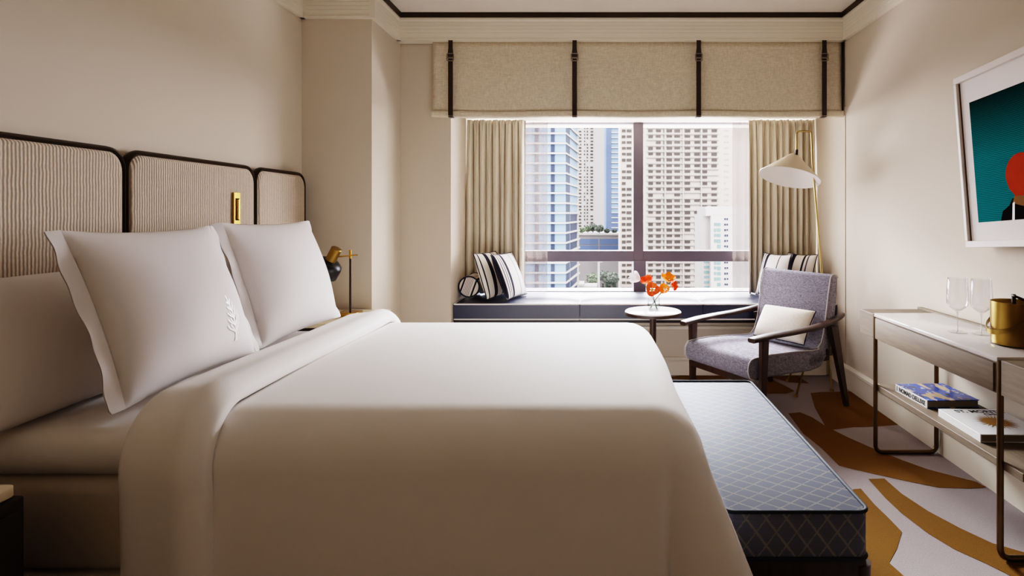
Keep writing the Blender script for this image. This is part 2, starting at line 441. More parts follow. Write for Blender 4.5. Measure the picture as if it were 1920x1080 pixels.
xs = [XJ+.006, -.123, .794, XR-.008]
labs = ['navy seat cushion with white piping, under the bolster and two striped pillows',
        'navy seat cushion with white piping, the middle one, behind the round marble table',
        'navy window seat cushion with white piping, behind the grey armchair']
for i in range(3):
    x0, x1 = xs[i]+.002, xs[i+1]-.002; y0, y1 = 4.25, YW-.075; z0, z1 = .454, .572
    cen = Vector(((x0+x1)/2, (y0+y1)/2, z0)); t = thing('seat_cushion', labs[i], 'cushion', cen, group='navy window seat cushions')
    hx, hy, hz = (x1-x0)/2, (y1-y0)/2, z1-z0
    bm = bmesh.new(); add_box(bm, (-hx, -hy, 0), (hx, hy, hz))
    bmesh.ops.subdivide_edges(bm, edges=[e for e in bm.edges], cuts=15, use_grid_fill=True)
    for v in bm.verts:
        u, w = v.co.x/hx, v.co.y/hy
        if v.co.z > hz-.001: v.co.z += .016*(1-u**6)*(1-w**6)
    mesh_obj('pad', bm, seatBlueM, t, 40)
    for nm, z in (('top_piping', hz), ('bottom_piping', .006)):
        loop = fillet([(-hx, -hy, z), (hx, -hy, z), (hx, hy, z), (-hx, hy, z)], .012, 4, True)
        mesh_obj(nm, add_tube(bmesh.new(), loop, .0055, 8, True), pipingWhiteM, t, 60)

# ------------------------------------------------------------------ curtains
def curtain(name, x0, x1, y, z0, z1, folds, amp, m, seed, label, cat, group, header=True, flip=1, gather=0.0, thick=True):
    rnd = random.Random(seed); ph = [rnd.uniform(0, 6.28) for _ in range(6)]
    def fn(a, b):
        z = z1+(z0-z1)*b
        k = 1-math.exp(-b*7)
        aa = a+.012*math.sin(2*PI*a*3+ph[0])*k
        w = 2*PI*folds*aa
        top = math.sin(w*2+ph[1])*.35*(1-k)
        body = (math.sin(w+ph[2])+.45*math.sin(w*.5+ph[3])+.25*math.sin(w*2.02+ph[4]))*(.35+.65*k)
        x = x0+(x1-x0)*a+.006*math.cos(w+ph[2])*k
        return (x, y+amp*(top+body)*.6+.006*math.sin(b*5+a*20), z)
    bm = grid(int(folds*14)+2, 34, fn)
    o = mesh_obj(name, bm, m, None, 180)
    o2 = tag(o, label, cat, group)
    if thick:
        s = o.modifiers.new('s', 'SOLIDIFY'); s.thickness = .003
    return o2
curtain('curtain', at(873, 0, 4.68).x+.01, at(985, 0, 4.68).x, 4.70, .596, 2.018, 9, .062, drapeM, 3, 'beige lined curtain gathered at the left side of the window, beside the sheer', 'curtain', 'beige drapes')
curtain('curtain', at(1403, 0, 4.68).x, XR-.012, 4.70, .596, 2.018, 10, .062, drapeM, 5, 'beige lined curtain gathered at the right side of the window, behind the floor lamp', 'curtain', 'beige drapes')
curtain('sheer_curtain', at(968, 0, 4.8).x, at(1027, 0, 4.8).x, 4.815, .60, 2.018, 3.5, .030, sheerM, 8, 'see-through grey voile beside the left beige curtain', 'sheer curtain', 'voile sheers', thick=False)
curtain('sheer_curtain', at(1374, 0, 4.8).x, at(1420, 0, 4.8).x, 4.815, .60, 2.018, 3, .030, sheerM, 12, 'see-through grey voile beside the right beige curtain', 'sheer curtain', 'voile sheers', thick=False)

# ------------------------------------------------------------------ roman shade with leather straps
YS = 4.125
sx0, sx1 = at(810, 0, YS).x, min(at(1581, 0, YS).x, XR-.006)
SH = thing('roman_shade', 'oatmeal linen roman shade with four buckled leather straps above the window', 'window shade', ((sx0+sx1)/2, YS, 1.95))
def sl(o): return local(SH, o)
def shade_fn(a, b):
    x = sx0+(sx1-sx0)*a
    zz = 2.495+(1.985-2.495)*b
    sag = .004*math.sin(a*PI*3)**2*b
    return (x, YS+.022-.012*b**3+.002*math.sin(a*17+b*3), zz-sag)
o = sl(mesh_obj('shade_panel', grid(80, 14, shade_fn), shadeFabM, None, 180)); s = o.modifiers.new('s', 'SOLIDIFY'); s.thickness = .02; s.offset = -1 if False else 1
def roll(a, b):
    x = sx0-.004+(sx1-sx0+.006)*a; t = 2*PI*b
    ss = abs(math.sin(t))**.6*math.copysign(1, math.sin(t)); cc = abs(math.cos(t))**.6*math.copysign(1, math.cos(t))
    sag = .006*math.sin(a*PI*3)**2
    return (x, YS+.0+.045*cc*.7+.025, 1.972+.024*ss-sag)
bm = grid(60, 33, roll); bmesh.ops.holes_fill(bm, edges=[e for e in bm.edges if e.is_boundary], sides=0); bmesh.ops.remove_doubles(bm, verts=bm.verts, dist=1e-5); bmesh.ops.recalc_face_normals(bm, faces=bm.faces)
sl(mesh_obj('folded_hem', bm, shadeFabM, None, 60))
bm = bmesh.new(); add_box(bm, (sx1-.004, YS+.0, 1.99), (sx1+.004, YS+.03, 2.49), .001); sl(mesh_obj('edge_binding', bm, leatherM))
for px in (845.5, 1077.5, 1309.5, 1544.5):
    x = at(px, 0, YS-.01).x; w = .020
    prof = [(x-w*.78, 2.495), (x+w*.78, 2.495), (x+w*.78, 2.44), (x+w*1.05, 2.385), (x+w*.85, 2.36), (x+w*.85, 1.953), (x-w*.85, 1.953), (x-w*.85, 2.36), (x-w*1.05, 2.385), (x-w*.78, 2.44)]
    bm = bmesh.new(); add_prism(bm, prof, 1, YS-.024, YS-.020, .0008, 1); add_box(bm, (x-w*.85, YS-.022, 1.943), (x+w*.85, YS+.03, 1.948))
    st = sl(mesh_obj('strap', bm, leatherM))
    zb_ = 2.375
    bm = bmesh.new(); add_tube(bm, fillet([(x-.024, YS-.030, zb_-.03), (x+.024, YS-.030, zb_-.03), (x+.024, YS-.030, zb_+.022), (x-.024, YS-.030, zb_+.022)], .008, 4, True), .0035, 8, True)
    add_box(bm, (x-.021, YS-.034, zb_-.014), (x+.021, YS-.028, zb_-.005), .001)
    bk = mesh_obj('buckle', bm, pewterM, None, 50); bk.parent = st

# ------------------------------------------------------------------ headboard
HX = -1.84
HB = thing('headboard', 'ribbed beige fabric headboard of four rounded panels in dark bronze frames', 'headboard', (HX, 2.21, .3))
def panel(y0, y1, r0, r1):
    z0, z1 = .30, 1.492; g = .008
    pts = fillet([(HX, y0+g, z0), (HX, y1-g, z0), (HX, y1-g, z1), (HX, y0+g, z1)], [.005, .005, r1, r0], 8, True)
    bm = bmesh.new(); add_prism(bm, [(p.y, p.z) for p in pts], 0, XL+.004, HX-.006)
    # padded face
    cen = Vector((0, (y0+y1)/2, (z0+z1)/2)); prev = None
    for k in range(7):
        s = k/6
        ring = [bm.verts.new((HX-.006+.020*math.sin(s*PI/2)**1, cen.y+(p.y-cen.y)*(1-.05*s/(y1-y0)), cen.z+(p.z-cen.z)*(1-.05*s/(z1-z0)))) for p in pts]
        if prev:
            for i in range(len(ring)): bm.faces.new((prev[i], prev[(i+1) % len(ring)], ring[(i+1) % len(ring)], ring[i]))
        prev = ring
    bm.faces.new(prev); bmesh.ops.recalc_face_normals(bm, faces=bm.faces)
    P = local(HB, mesh_obj('upholstered_panel', bm, ribM, None, 50))
    bm = bmesh.new(); add_tube(bm, [Vector((HX-.008, p.y, p.z)) for p in pts], .0125, 8, True, flat=(1.0, 1.5)); f = mesh_obj('panel_frame', bm, bronzeM, None, 60); local(HB, f)
for y0, y1 in ((.83, 1.365), (1.365, 2.225), (2.225, 3.07), (3.07, 3.60)): panel(y0, y1, .07, .07)
bm = box((XL+.003, .80, .25), (XL+.02, 3.625, 1.47)); local(HB, mesh_obj('backing', bm, deepWoodM))
# brass reading light folded into the headboard
c = at(448.5, 392, 2.90)
RL = thing('reading_light', 'polished brass folding reading light set in the headboard above the far pillow', 'reading light', (HX+.014, 2.885, 1.27))
bm = bmesh.new()
for lo, hi in (((0, -.026, -.085), (.012, -.016, .085)), ((0, .016, -.085), (.012, .026, .085)), ((0, -.018, .055), (.012, .018, .085)), ((0, -.018, -.085), (.012, .018, -.055))): add_box(bm, lo, hi, .001)
mesh_obj('face_plate', bm, brassM, RL)
mesh_obj('recess', box((-.004, -.016, -.055), (.001, .016, .055)), blackM, RL)
mesh_obj('light_arm', add_tube(bmesh.new(), [(.009, .006, -.05), (.009, .006, .05)], .0085, 12), brassM, RL, 50)

# ------------------------------------------------------------------ bed
YM = 2.21
BED = thing('bed', 'queen bed with white fitted sheet over a deep mattress', 'bed', (-.8, YM, 0))
def bl(o): return local(BED, o)
bl(mesh_obj('bed_base', box((-1.80, YM-.70, .06), (.13, YM+.70, .28), .02), mattM, None, 50))
bl(mesh_obj('mattress', box((-1.80, YM-.685, .285), (.13, YM+.685, .531), .035, 4), mattM, None, 50))
def slab(lo, hi, r, nx=30, ny=30, puff=.0):
    bm = bmesh.new(); add_box(bm, lo, hi, r, 7)
    return bm
bl(mesh_obj('mattress_topper', slab((-1.80, YM-.69, .535), (.11, YM+.69, .662), .058), linenWhiteM, None, 60))
for x, y in ((-1.7, YM-.66), (-1.7, YM+.66), (.1, YM-.66), (.1, YM+.66)):
    bl(mesh_obj('leg', lathe([(0, 0), (.022, 0), (.028, .06), (0, .06)], 16, (x, y, 0)), deepWoodM, None, 40))

def drape(t, flat, R, flare, full):
    """arc length t beyond the flat part -> outward offset, drop"""
    if t <= 0: return 0, 0
    q = R*PI/2
    if t < q:
        a = t/R; return R*math.sin(a), R*(1-math.cos(a))
    return R+(t-q)*flare, R+(t-q)*math.sqrt(max(.0, 1-flare*flare))
ZD = .712
def duvet_pt(s, t):
    # s: 0 at the fold, increasing to the foot; t: signed across the bed
    sf = 1.17; tf = .585           # flat lengths (from x=-1.02 and from the centre line)
    ds = max(0, s-sf); dt = max(0, abs(t)-tf)
    sg = 1 if t > 0 else -1
    R = .15
    d = math.hypot(ds, dt)
    if d == 0:
        x, y, z = -1.02+s, t, 0
        crown = .012*math.cos(t/tf*PI/2)
        return x, YM+y, ZD+crown*.6
    th = math.atan2(ds, dt)        # 0 = side, 90deg = foot
    h, v = drape(d, 0, R, .10 + .10*math.sin(2*th)**2, 1)
    # corner folds: a hollow crease on the bed side of the corner, a full lobe toward the foot
    k = min(1, max(0, (d-R)/.35))
    lobe = math.sin(2*th)**2
    h += k*(.13*lobe*math.exp(-((th-1.0)/.38)**2) - .05*math.exp(-((th-.30)/.13)**2)*lobe**.3)
    if lobe < 1e-3:
        pass
    x = -1.02+min(s, sf)+h*math.sin(th); y = min(abs(t), tf)+h*math.cos(th)
    y += .006*math.sin(s*4.2+1)*min(1, dt/.3) if dt > 0 else 0
    x += .008*math.sin(t*7)*min(1, ds/.3) if ds > 0 else 0
    return x, YM+sg*y, ZD-v
def cloth(name, fn, n, m, m_, mat, parent=None, thick=.012):
    bm = grid(n, m, fn); o = mesh_obj(name, bm, mat, parent, 180)
    s = o.modifiers.new('s', 'SOLIDIFY'); s.thickness = thick; s.offset = -1
    return o
L_S, L_T = 1.17+.236+.30, .585+.236+.30
def dv(a, b):
    s = L_S*a; t = (b*2-1)*L_T
    # round the hanging corner of the cloth
    x, y, z = duvet_pt(s, t)
    # the bench stands against the foot of the bed and holds the cloth back
    if z < .50 and y < 2.85:
        f = min(1, max(0, (y-1.50)/.10))*min(1, max(0, (.50-z)/.06))
        if x > .335: x = x+(.335-x)*f
    return (x, y, max(z, .16))
DV = cloth('duvet', dv, 110, 150, 0, linenWhiteM, None, .02)
DV.data.polygons.foreach_set('use_smooth', [True]*len(DV.data.polygons))
if sum(p.normal.z for p in DV.data.polygons) < 0: DV.data.flip_normals()
tag(DV, 'smooth white duvet covering the bed and draping over its sides and foot', 'duvet')
# turned-back band at the head of the duvet: a thick roll of cloth that follows the same cross-section
def band(a, b):
    # b goes around the band's own oval section, a runs across the bed
    t = (a*2-1)*(L_T+.02)
    tf = .585; dt = max(0, abs(t)-tf); sg = 1 if t > 0 else -1
    h, v = drape(dt, 0, .152, .06, 1)
    slant = .035*(dt/.5)
    ang = 2*PI*b
    cw, sw = math.cos(ang), math.sin(ang)
    w = .116; thick = .020+.012*(1 if sw > 0 else 0)
    off_s = math.copysign(abs(cw)**.55, cw)*w
    off_n = math.copysign(abs(sw)**.8, sw)*thick
    if sw > 0: off_n += .020*math.exp(-((off_s-.06)/.05)**2)     # plump rolled edge toward the foot
    x = -1.122+off_s+slant+.006*math.sin(t*5)
    # normal direction of the section
    if dt <= 0: ny, nz = 0, 1
    elif dt < .152*PI/2: al = dt/.152; ny, nz = math.sin(al), math.cos(al)
    else: ny, nz = 1, 0
    base_h, base_z = min(abs(t), tf)+h, ZD-v
    off = .012+off_n
    return (x, YM+sg*(base_h+ny*off), base_z+nz*off+.004)
bm = grid(120, 41, band); bmesh.ops.remove_doubles(bm, verts=bm.verts, dist=1e-5); bmesh.ops.holes_fill(bm, edges=[e for e in bm.edges if e.is_boundary], sides=0)
bmesh.ops.recalc_face_normals(bm, faces=bm.faces)
o = mesh_obj('turned_back_fold', bm, linenWhiteM, DV, 80)

# ------------------------------------------------------------------ pillows
def cushion_bm(w, h, th, flange=0, sag=.10, power=.5, wr=.0, seed=0, n=34, pinch=1.0):
    """pillow in its XY plane, thickness along Z; optional flat flange beyond the seam"""
    bm = bmesh.new(); N = n; rnd = random.Random(seed); off = Vector((rnd.random()*50, rnd.random()*50, 0))
    def side(sgn):
        V = []
        for i in range(N+1):
            row = []
            for j in range(N+1):
                u = -math.cos(PI*i/N)*.35+(2*i/N-1)*.65; v = -math.cos(PI*j/N)*.35+(2*j/N-1)*.65
                x = u*w/2*(1-sag*.5*(1-v*v)); y = v*h/2*(1-sag*.5*(1-u*u))
                e = (max(0, (1-u**2))*max(0, (1-v**2)))**power
                z = sgn*th/2*e
                if wr and e > 0: z += wr*noise.noise(Vector((x*7, y*7, sgn*3))+off)*min(1, e*3)
                row.append(bm.verts.new((x, y, z)))
            V.append(row)
        for i in range(N):
            for j in range(N):
                q = (V[i][j], V[i+1][j], V[i+1][j+1], V[i][j+1])
                bm.faces.new(q if sgn > 0 else q[::-1])
        return V
    A = side(1); side(-1)
    if flange:
        ring = [A[i][0] for i in range(N)]+[A[N][j] for j in range(N)]+[A[i][N] for i in range(N, 0, -1)]+[A[0][j] for j in range(N, 0, -1)]
        outer = []; R = len(ring)
        for k, vtx in enumerate(ring):
            x, y = vtx.co.x, vtx.co.y
            side_i = k//N; f = (k % N)/N
            dx = dy = 0
            if side_i == 0: dy = -1
            elif side_i == 1: dx = 1
            elif side_i == 2: dy = 1
            else: dx = -1
            if k % N == 0:
                dx, dy = [(-1, 0), (1, 0), (1, 0), (-1, 0)][side_i]
            if dx == 0: dy = 0
            wv = -.010+.005*math.sin(k*.30+seed)+.003*math.sin(k*.9)
            outer.append((x+dx*flange, y, wv if dx else 0))
        for dz in (.0018, -.0018):
            O = [bm.verts.new((p[0], p[1], p[2]+dz)) for p in outer]; I = [bm.verts.new((v.co.x, v.co.y, dz)) for v in ring]
            for k in range(R):
                q = (I[k], O[k], O[(k+1) % R], I[(k+1) % R])
                bm.faces.new(q if dz > 0 else q[::-1])
    bmesh.ops.remove_doubles(bm, verts=bm.verts, dist=2e-4)
    bmesh.ops.dissolve_degenerate(bm, edges=bm.edges, dist=1e-5)
    return bm
def pillow_frame(bottom, top, u):
    u = Vector(u).normalized(); v = (Vector(top)-Vector(bottom)); v = (v-u*v.dot(u)).normalized(); n = u.cross(v)
    return (Vector(bottom)+Vector(top))/2, u, v, n
def put_pillow(name, label, cat, bottom, top, u, w, h, th, mat, flange=0, group=None, **kw):
    c, u, v, n = pillow_frame(bottom, top, u)
    e = thing(name, label, cat, group=group); e.matrix_world = frame_matrix(c, u, v, n)
    mesh_obj('cover', cushion_bm(w, h, th, flange=0, **kw), mat, e, 70)
    if flange:
        bm = cushion_bm(w, h, th, flange=flange, **kw)
        # keep only the flange: faces whose centre lies outside the seam outline
        kill = [f for f in bm.faces if all(abs(vv.co.x) <= w/2+1e-4 and abs(vv.co.y) <= h/2+1e-4 for vv in f.verts)]
        bmesh.ops.delete(bm, geom=kill, context='FACES')
        mesh_obj('flange', bm, mat, e, 60)
    return e
G = 'white bed pillows'
A = put_pillow('bed_pillow', 'large white pillow with stitched leaf emblem, nearer of the two upright square ones', 'pillow', (-1.315, 1.885, .718), (-1.488, 1.905, 1.190), (0, 1, 0), .615, .53, .22, pillowM, .038, G, sag=.12, power=.60, wr=.004, seed=2)
B = put_pillow('bed_pillow', 'large plain white upright square pillow beside the bedside lamp', 'pillow', (-1.345, 2.63, .715), (-1.505, 2.64, 1.205), (0, 1, 0), .68, .53, .22, pillowM, .042, G, sag=.10, power=.60, wr=.004, seed=5)
Cp = put_pillow('bed_pillow', 'white pillow leaning on the headboard behind the emblem pillow, nearest the camera', 'pillow', (-1.565, 1.80, .684), (-1.70, 1.80, 1.06), (0, 1, 0), .66, .42, .20, pillowM, .05, G, sag=.06, power=.38, wr=.004, seed=9)
Dp = put_pillow('bed_pillow', 'white pillow leaning on the headboard, mostly hidden behind the plain square pillow', 'pillow', (-1.565, 2.58, .684), (-1.70, 2.58, 1.08), (0, 1, 0), .66, .44, .20, pillowM, .05, G, sag=.06, power=.38, wr=.004, seed=11)
# leaf-tree emblem embroidered on the near pillow
def pillow_z(x, y, w=.615, h=.53, th=.22, power=.60, sag=.12):
    u = x/(w/2); v = y/(h/2)
    for _ in range(8):
        u = x/(w/2*(1-sag*.5*(1-v*v))); v = y/(h/2*(1-sag*.5*(1-u*u)))
    return th/2*(max(0, 1-u*u)*max(0, 1-v*v))**power
bm = bmesh.new()
def thread(pts, r=.0022):
    fine = []
    for (x0, y0), (x1, y1) in zip(pts, pts[1:]):
        fine += [(x0+(x1-x0)*k/4, y0+(y1-y0)*k/4) for k in range(4)]
    fine.append(pts[-1]); prev = None
    for i, (x, y) in enumerate(fine):
        q = fine[min(i+1, len(fine)-1)]; p = fine[max(i-1, 0)]
        d = Vector((q[0]-p[0], q[1]-p[1])).normalized(); nx, ny = -d.y*r, d.x*r
        pr = [bm.verts.new((x+sx*nx, y+sx*ny, pillow_z(x+sx*nx, y+sx*ny)+.0022)) for sx in (-1, 1)]
        if prev: bm.faces.new((prev[0], pr[0], pr[1], prev[1]))
        prev = pr
ex, ey = .132, -.188
def em(lst, r=.0022): thread([(ex+x*.00118, ey+y*.00118) for x, y in lst], r*1.35)
em([(-6, 0), (0, 6), (0, 22), (-1, 40), (-6, 62), (-12, 84), (-20, 106), (-27, 122), (-33, 136)], .0022)
em([(6, 0), (0, 8)], .002)
for k, (yy, xx, ln) in enumerate(((24, 0, 44), (44, -2, 38), (66, -7, 32), (88, -13, 24), (108, -21, 16))):
    em([(xx, yy), (xx-ln*.35, yy+ln*.16), (xx-ln*.75, yy+ln*.32), (xx-ln, yy+ln*.55)], .0018)
    em([(xx, yy), (xx+ln*.25, yy+ln*.3), (xx+ln*.45, yy+ln*.7), (xx+ln*.5, yy+ln*1.15)], .0018)
    em([(xx-ln*.1, yy+6), (xx-ln*.5, yy+ln*.42), (xx-ln*.62, yy+ln*.62)], .0014)
    em([(xx+ln*.1, yy+8), (xx+ln*.22, yy+ln*.62), (xx+ln*.22, yy+ln*.95)], .0014)
mesh_obj('emblem', bm, embM, A, 60)['label'] = 'raised white embroidered leaf tree'

# ------------------------------------------------------------------ nightstands and bedside lamp
def nightstand(y0, y1, label):
    x0, x1, z = -1.805, -1.30, .64
    n = thing('nightstand', label, 'nightstand', ((x0+x1)/2, (y0+y1)/2, 0), group='bedside nightstands')
    hx, hy = (x1-x0)/2, (y1-y0)/2
    bm = bmesh.new(); pts = fillet([(-hx, -hy, 0), (hx, -hy, 0), (hx, hy, 0), (-hx, hy, 0)], [.002, .02, .02, .002], 5, True)
    add_prism(bm, [(p.x, p.y) for p in pts], 2, z-.022, z, .004, 2); mesh_obj('stone_top', bm, creamStoneM, n, 40)
    mesh_obj('body', box((-hx+.01, -hy-.004, .12), (hx+.008, hy+.006, z-.026), .006), deepWoodM, n, 40)
    d = mesh_obj('drawer', box((hx+.008, -hy+.012, .36), (hx+.020, hy-.012, z-.05), .003), deepWoodM, n, 40)
    mesh_obj('pull', box((hx+.020, -.06, .47), (hx+.032, .06, .482), .003), brassM, d, 40)
    for sx in (-1, 1):
        for sy in (-1, 1):
            mesh_obj('leg', lathe([(0, 0), (.011, 0), (.016, .12), (0, .12)], 14, (sx*(hx-.04), sy*(hy-.04), 0)), bronzeM, n, 40)
    return n
nightstand(.80, 1.285, 'dark nightstand with cream stone top in the near corner of the bed')
nightstand(3.14, 3.625, 'nightstand beyond the bed, carrying the black and brass lamp')
lp = Vector((-1.465, 3.40, .640))
TL = thing('table_lamp', 'small task lamp with black dome shade and brass socket on the far nightstand', 'lamp', lp)
mesh_obj('lamp_base', box((-.062, -.05, 0), (.055, .05, .024), .002), brassM, TL, 40)
mesh_obj('pole', add_tube(bmesh.new(), [(.0, 0, .024), (0, 0, .34)], .0062, 12), bronzeM, TL, 50)
mesh_obj('pole_tip', add_tube(bmesh.new(), [(0, 0, .34), (0, 0, .392)], .0068, 12), brassM, TL, 50)
mesh_obj('cross_arm', add_tube(bmesh.new(), [(-.075, -.008, .352), (.042, .0, .362)], .0042, 10), brassM, TL, 50)
ax = Vector((.50, -.10, .86)).normalized(); Mx = Matrix.Translation((-.100, -.012, .355)) @ ax.to_track_quat('Z', 'Y').to_matrix().to_4x4()
bm = bmesh.new(); add_lathe(bm, [(0, .055), (.028, .055), (.031, .052), (.031, -.030), (0, -.030)], 28, M=Mx); mesh_obj('socket', bm, brushedBrassM, TL, 40)
bm = bmesh.new(); add_lathe(bm, [(.0, -.026), (.03, -.027), (.058, -.034), (.076, -.048), (.081, -.065), (.081, -.125), (.078, -.125), (.078, -.066), (.055, -.04), (0, -.033)], 40, M=Mx); mesh_obj('lamp_shade', bm, blackM, TL, 40)

# ------------------------------------------------------------------ bench at the foot of the bed
bx0, bx1, by0, by1, bzt = .352, .755, 1.575, 2.80, .43
BN = thing('bench', 'upholstered bench in blue grey diamond fabric at the foot of the bed', 'bench', ((bx0+bx1)/2, (by0+by1)/2, 0))
hx, hy = (bx1-bx0)/2, (by1-by0)/2
bm = bmesh.new(); pts = fillet([(-hx, -hy, 0), (hx, -hy, 0), (hx, hy, 0), (-hx, hy, 0)], .03, 6, True)
add_prism(bm, [(p.x, p.y) for p in pts], 2, .295, bzt-.006, .004, 2)
cu = box_uv(mesh_obj('cushion', bm, benchM, BN, 40))
for nm, z in (('top_piping', bzt-.004), ('bottom_piping', .297)):
    mesh_obj(nm, add_tube(bmesh.new(), [(p.x*1.003, p.y*1.001, z) for p in pts], .0055, 8, True), pipingNavyM, BN, 60)
bm = bmesh.new(); add_box(bm, (-hx+.015, -hy+.01, .215), (hx-.0, hy-.01, .290), .012, 3); mesh_obj('frame', bm, walnutM, BN, 40)
for sx in (-1, 1):
    for sy in (-1, 1):
        bm = bmesh.new(); x, y = sx*(hx-.012), sy*(hy-.035)
        add_tube(bm, [(x, y, .27), (x, y, .12), (x, y, 0)], [.030, .026, .018], 14); mesh_obj('leg', bm, walnutM, BN, 50)

# ------------------------------------------------------------------ armchair
a = math.radians(-58.9)
CH = thing('armchair', 'grey tweed armchair with walnut frame and open sloping arms by the window', 'armchair', (1.10, 3.755, 0), a)
def shell(center, thick, w=0, bevel=0, caps=(True, True)):
    """2-D centre line in (y,z) thickened into a closed outline with rounded ends"""
    P = [Vector((0, y, z)) for y, z in center]; n = len(P); L = []; R = []
    for i, p in enumerate(P):
        d = (P[min(i+1, n-1)]-P[max(i-1, 0)]).normalized(); nrm = Vector((0, -d.z, d.y)); th = thick[i] if isinstance(thick, list) else thick
        L.append(p+nrm*th/2); R.append(p-nrm*th/2)
    def cap(a, b, d):
        c = (a+b)/2; r = (a-c); out = []
        for k in range(1, 8):
            t = PI*k/8; out.append(c+r*math.cos(t)+d*r.length*.75*math.sin(t))
        return out
    out = list(L)
    if caps[1]: out += cap(L[-1], R[-1], (P[-1]-P[-2]).normalized())
    out += R[::-1]
    if caps[0]: out += cap(R[0], L[0], (P[0]-P[1]).normalized())
    return [(p.y, p.z) for p in out]
seat_c = [(-.385, .342), (-.25, .343), (-.05, .335), (.12, .325), (.20, .330)]
seat_t = [.125, .135, .135, .13, .12]
bm = bmesh.new(); add_prism(bm, shell(seat_c, seat_t), 0, -.285, .285, .020, 4); mesh_obj('seat', bm, chairFabM, CH, 50)
back_c = [(.12, .325), (.205, .345), (.262, .40), (.288, .48), (.310, .60), (.332, .74), (.344, .825)]
back_t = [.11, .115, .11, .10, .095, .09, .075]
bm = bmesh.new(); add_prism(bm, shell(back_c, back_t), 0, -.285, .285, .020, 4); mesh_obj('backrest', bm, chairFabM, CH, 50)
for sx in (-1, 1):
    prof = shell(seat_c, seat_t); n = len(seat_c)
    path = prof[-9:]+prof[:n] if True else prof
    mesh_obj('seat_piping', add_tube(bmesh.new(), [(sx*.281, y, z) for y, z in path[1:]], .0042, 7), chairPipeM, CH, 60)
    prof = shell(back_c, back_t); n = len(back_c)
    mesh_obj('back_piping', add_tube(bmesh.new(), [(sx*.281, y, z) for y, z in prof[1:n+7]], .0042, 7), chairPipeM, CH, 60)
def quad_leg(top, bot, wt, wb, dt=None, db=None):
    bm = bmesh.new(); dt = dt or wt; db = db or wb
    r = []
    for (x, y, z), w, d in ((bot, wb, db), (top, wt, dt)):
        r.append([bm.verts.new((x+sx*w/2, y+sy*d/2, z)) for sx, sy in ((-1, -1), (1, -1), (1, 1), (-1, 1))])
    fs = [bm.faces.new(r[0][::-1]), bm.faces.new(r[1])]+[bm.faces.new((r[0][i], r[0][(i+1) % 4], r[1][(i+1) % 4], r[1][i])) for i in range(4)]
    bmesh.ops.bevel(bm, geom=list(bm.edges), offset=.004, segments=2, affect='EDGES')
    return bm
for sx in (-1, 1):
    mesh_obj('leg', quad_leg((sx*.312, -.335, .515), (sx*.305, -.345, 0), .036, .026, .056, .034), walnutM, CH, 40)
    mesh_obj('leg', quad_leg((sx*.312, .285, .535), (sx*.315, .42, 0), .034, .026, .075, .036), walnutM, CH, 40)
    # arm: a curved flat board, wide at the front
    arm = [(-.43, .520, .028), (-.38, .526, .034), (-.28, .534, .034), (-.12, .540, .032), (.05, .545, .030), (.18, .555, .028), (.28, .568, .026), (.36, .585, .022), (.40, .594, .014)]
    bm = bmesh.new(); rings = []
    for y, z, w in arm:
        bow = .030*math.sin((y+.43)/.83*PI)
        xc = sx*(.305+bow)
        rings.append([bm.verts.new((xc+ox*w, y, z+oz)) for ox, oz in ((-1, -.008), (-.7, -.014), (.7, -.014), (1, -.006), (1, .006), (.7, .012), (-.7, .012), (-1, .007))])
    for A_, B_ in zip(rings, rings[1:]):
        for k in range(8): bm.faces.new((A_[k], A_[(k+1) % 8], B_[(k+1) % 8], B_[k]))
    bm.faces.new(rings[0]); bm.faces.new(rings[-1][::-1]); bmesh.ops.recalc_face_normals(bm, faces=bm.faces)
    mesh_obj('arm', bm, walnutM, CH, 50)
    mesh_obj('side_rail', box((sx*.272-.008, -.33, .305), (sx*.272+.008, .30, .340), .004), walnutM, CH, 40)
mesh_obj('front_rail', box((-.30, -.362, .228), (.30, -.335, .282), .004), walnutM, CH, 40)
mesh_obj('rear_rail', box((-.312, .255, .345), (.312, .285, .385), .004), walnutM, CH, 40)
MA = CH.matrix_basis.copy() if False else Matrix.Translation((1.10, 3.755, 0)) @ Matrix.Rotation(a, 4, 'Z')
def chair_pt(x, y, z): return MA @ Vector((x, y, z))
uvec = (MA.to_3x3() @ Vector((1, 0, 0)))
LC = put_pillow('lumbar_cushion', 'small cream lumbar cushion on the grey armchair', 'cushion', chair_pt(.055, .075, .412), chair_pt(.035, .205, .625), uvec+Vector((0, 0, .03)), .42, .235, .12, creamM, 0, sag=.07, power=.42, seed=4)
bm = bmesh.new(); w_, h_ = .42, .235
N = 40; loop = []
for k in range(4):
    for i in range(N//4):
        f = i/(N/4)*2-1
        u, v = [(f, -1), (1, f), (-f, 1), (-1, -f)][k]
        loop.append((u*w_/2*(1-.035*(1-v*v)), v*h_/2*(1-.035*(1-u*u)), 0))
mesh_obj('edge_piping', add_tube(bm, loop, .004, 6, True), pipingNavyM, LC, 60)

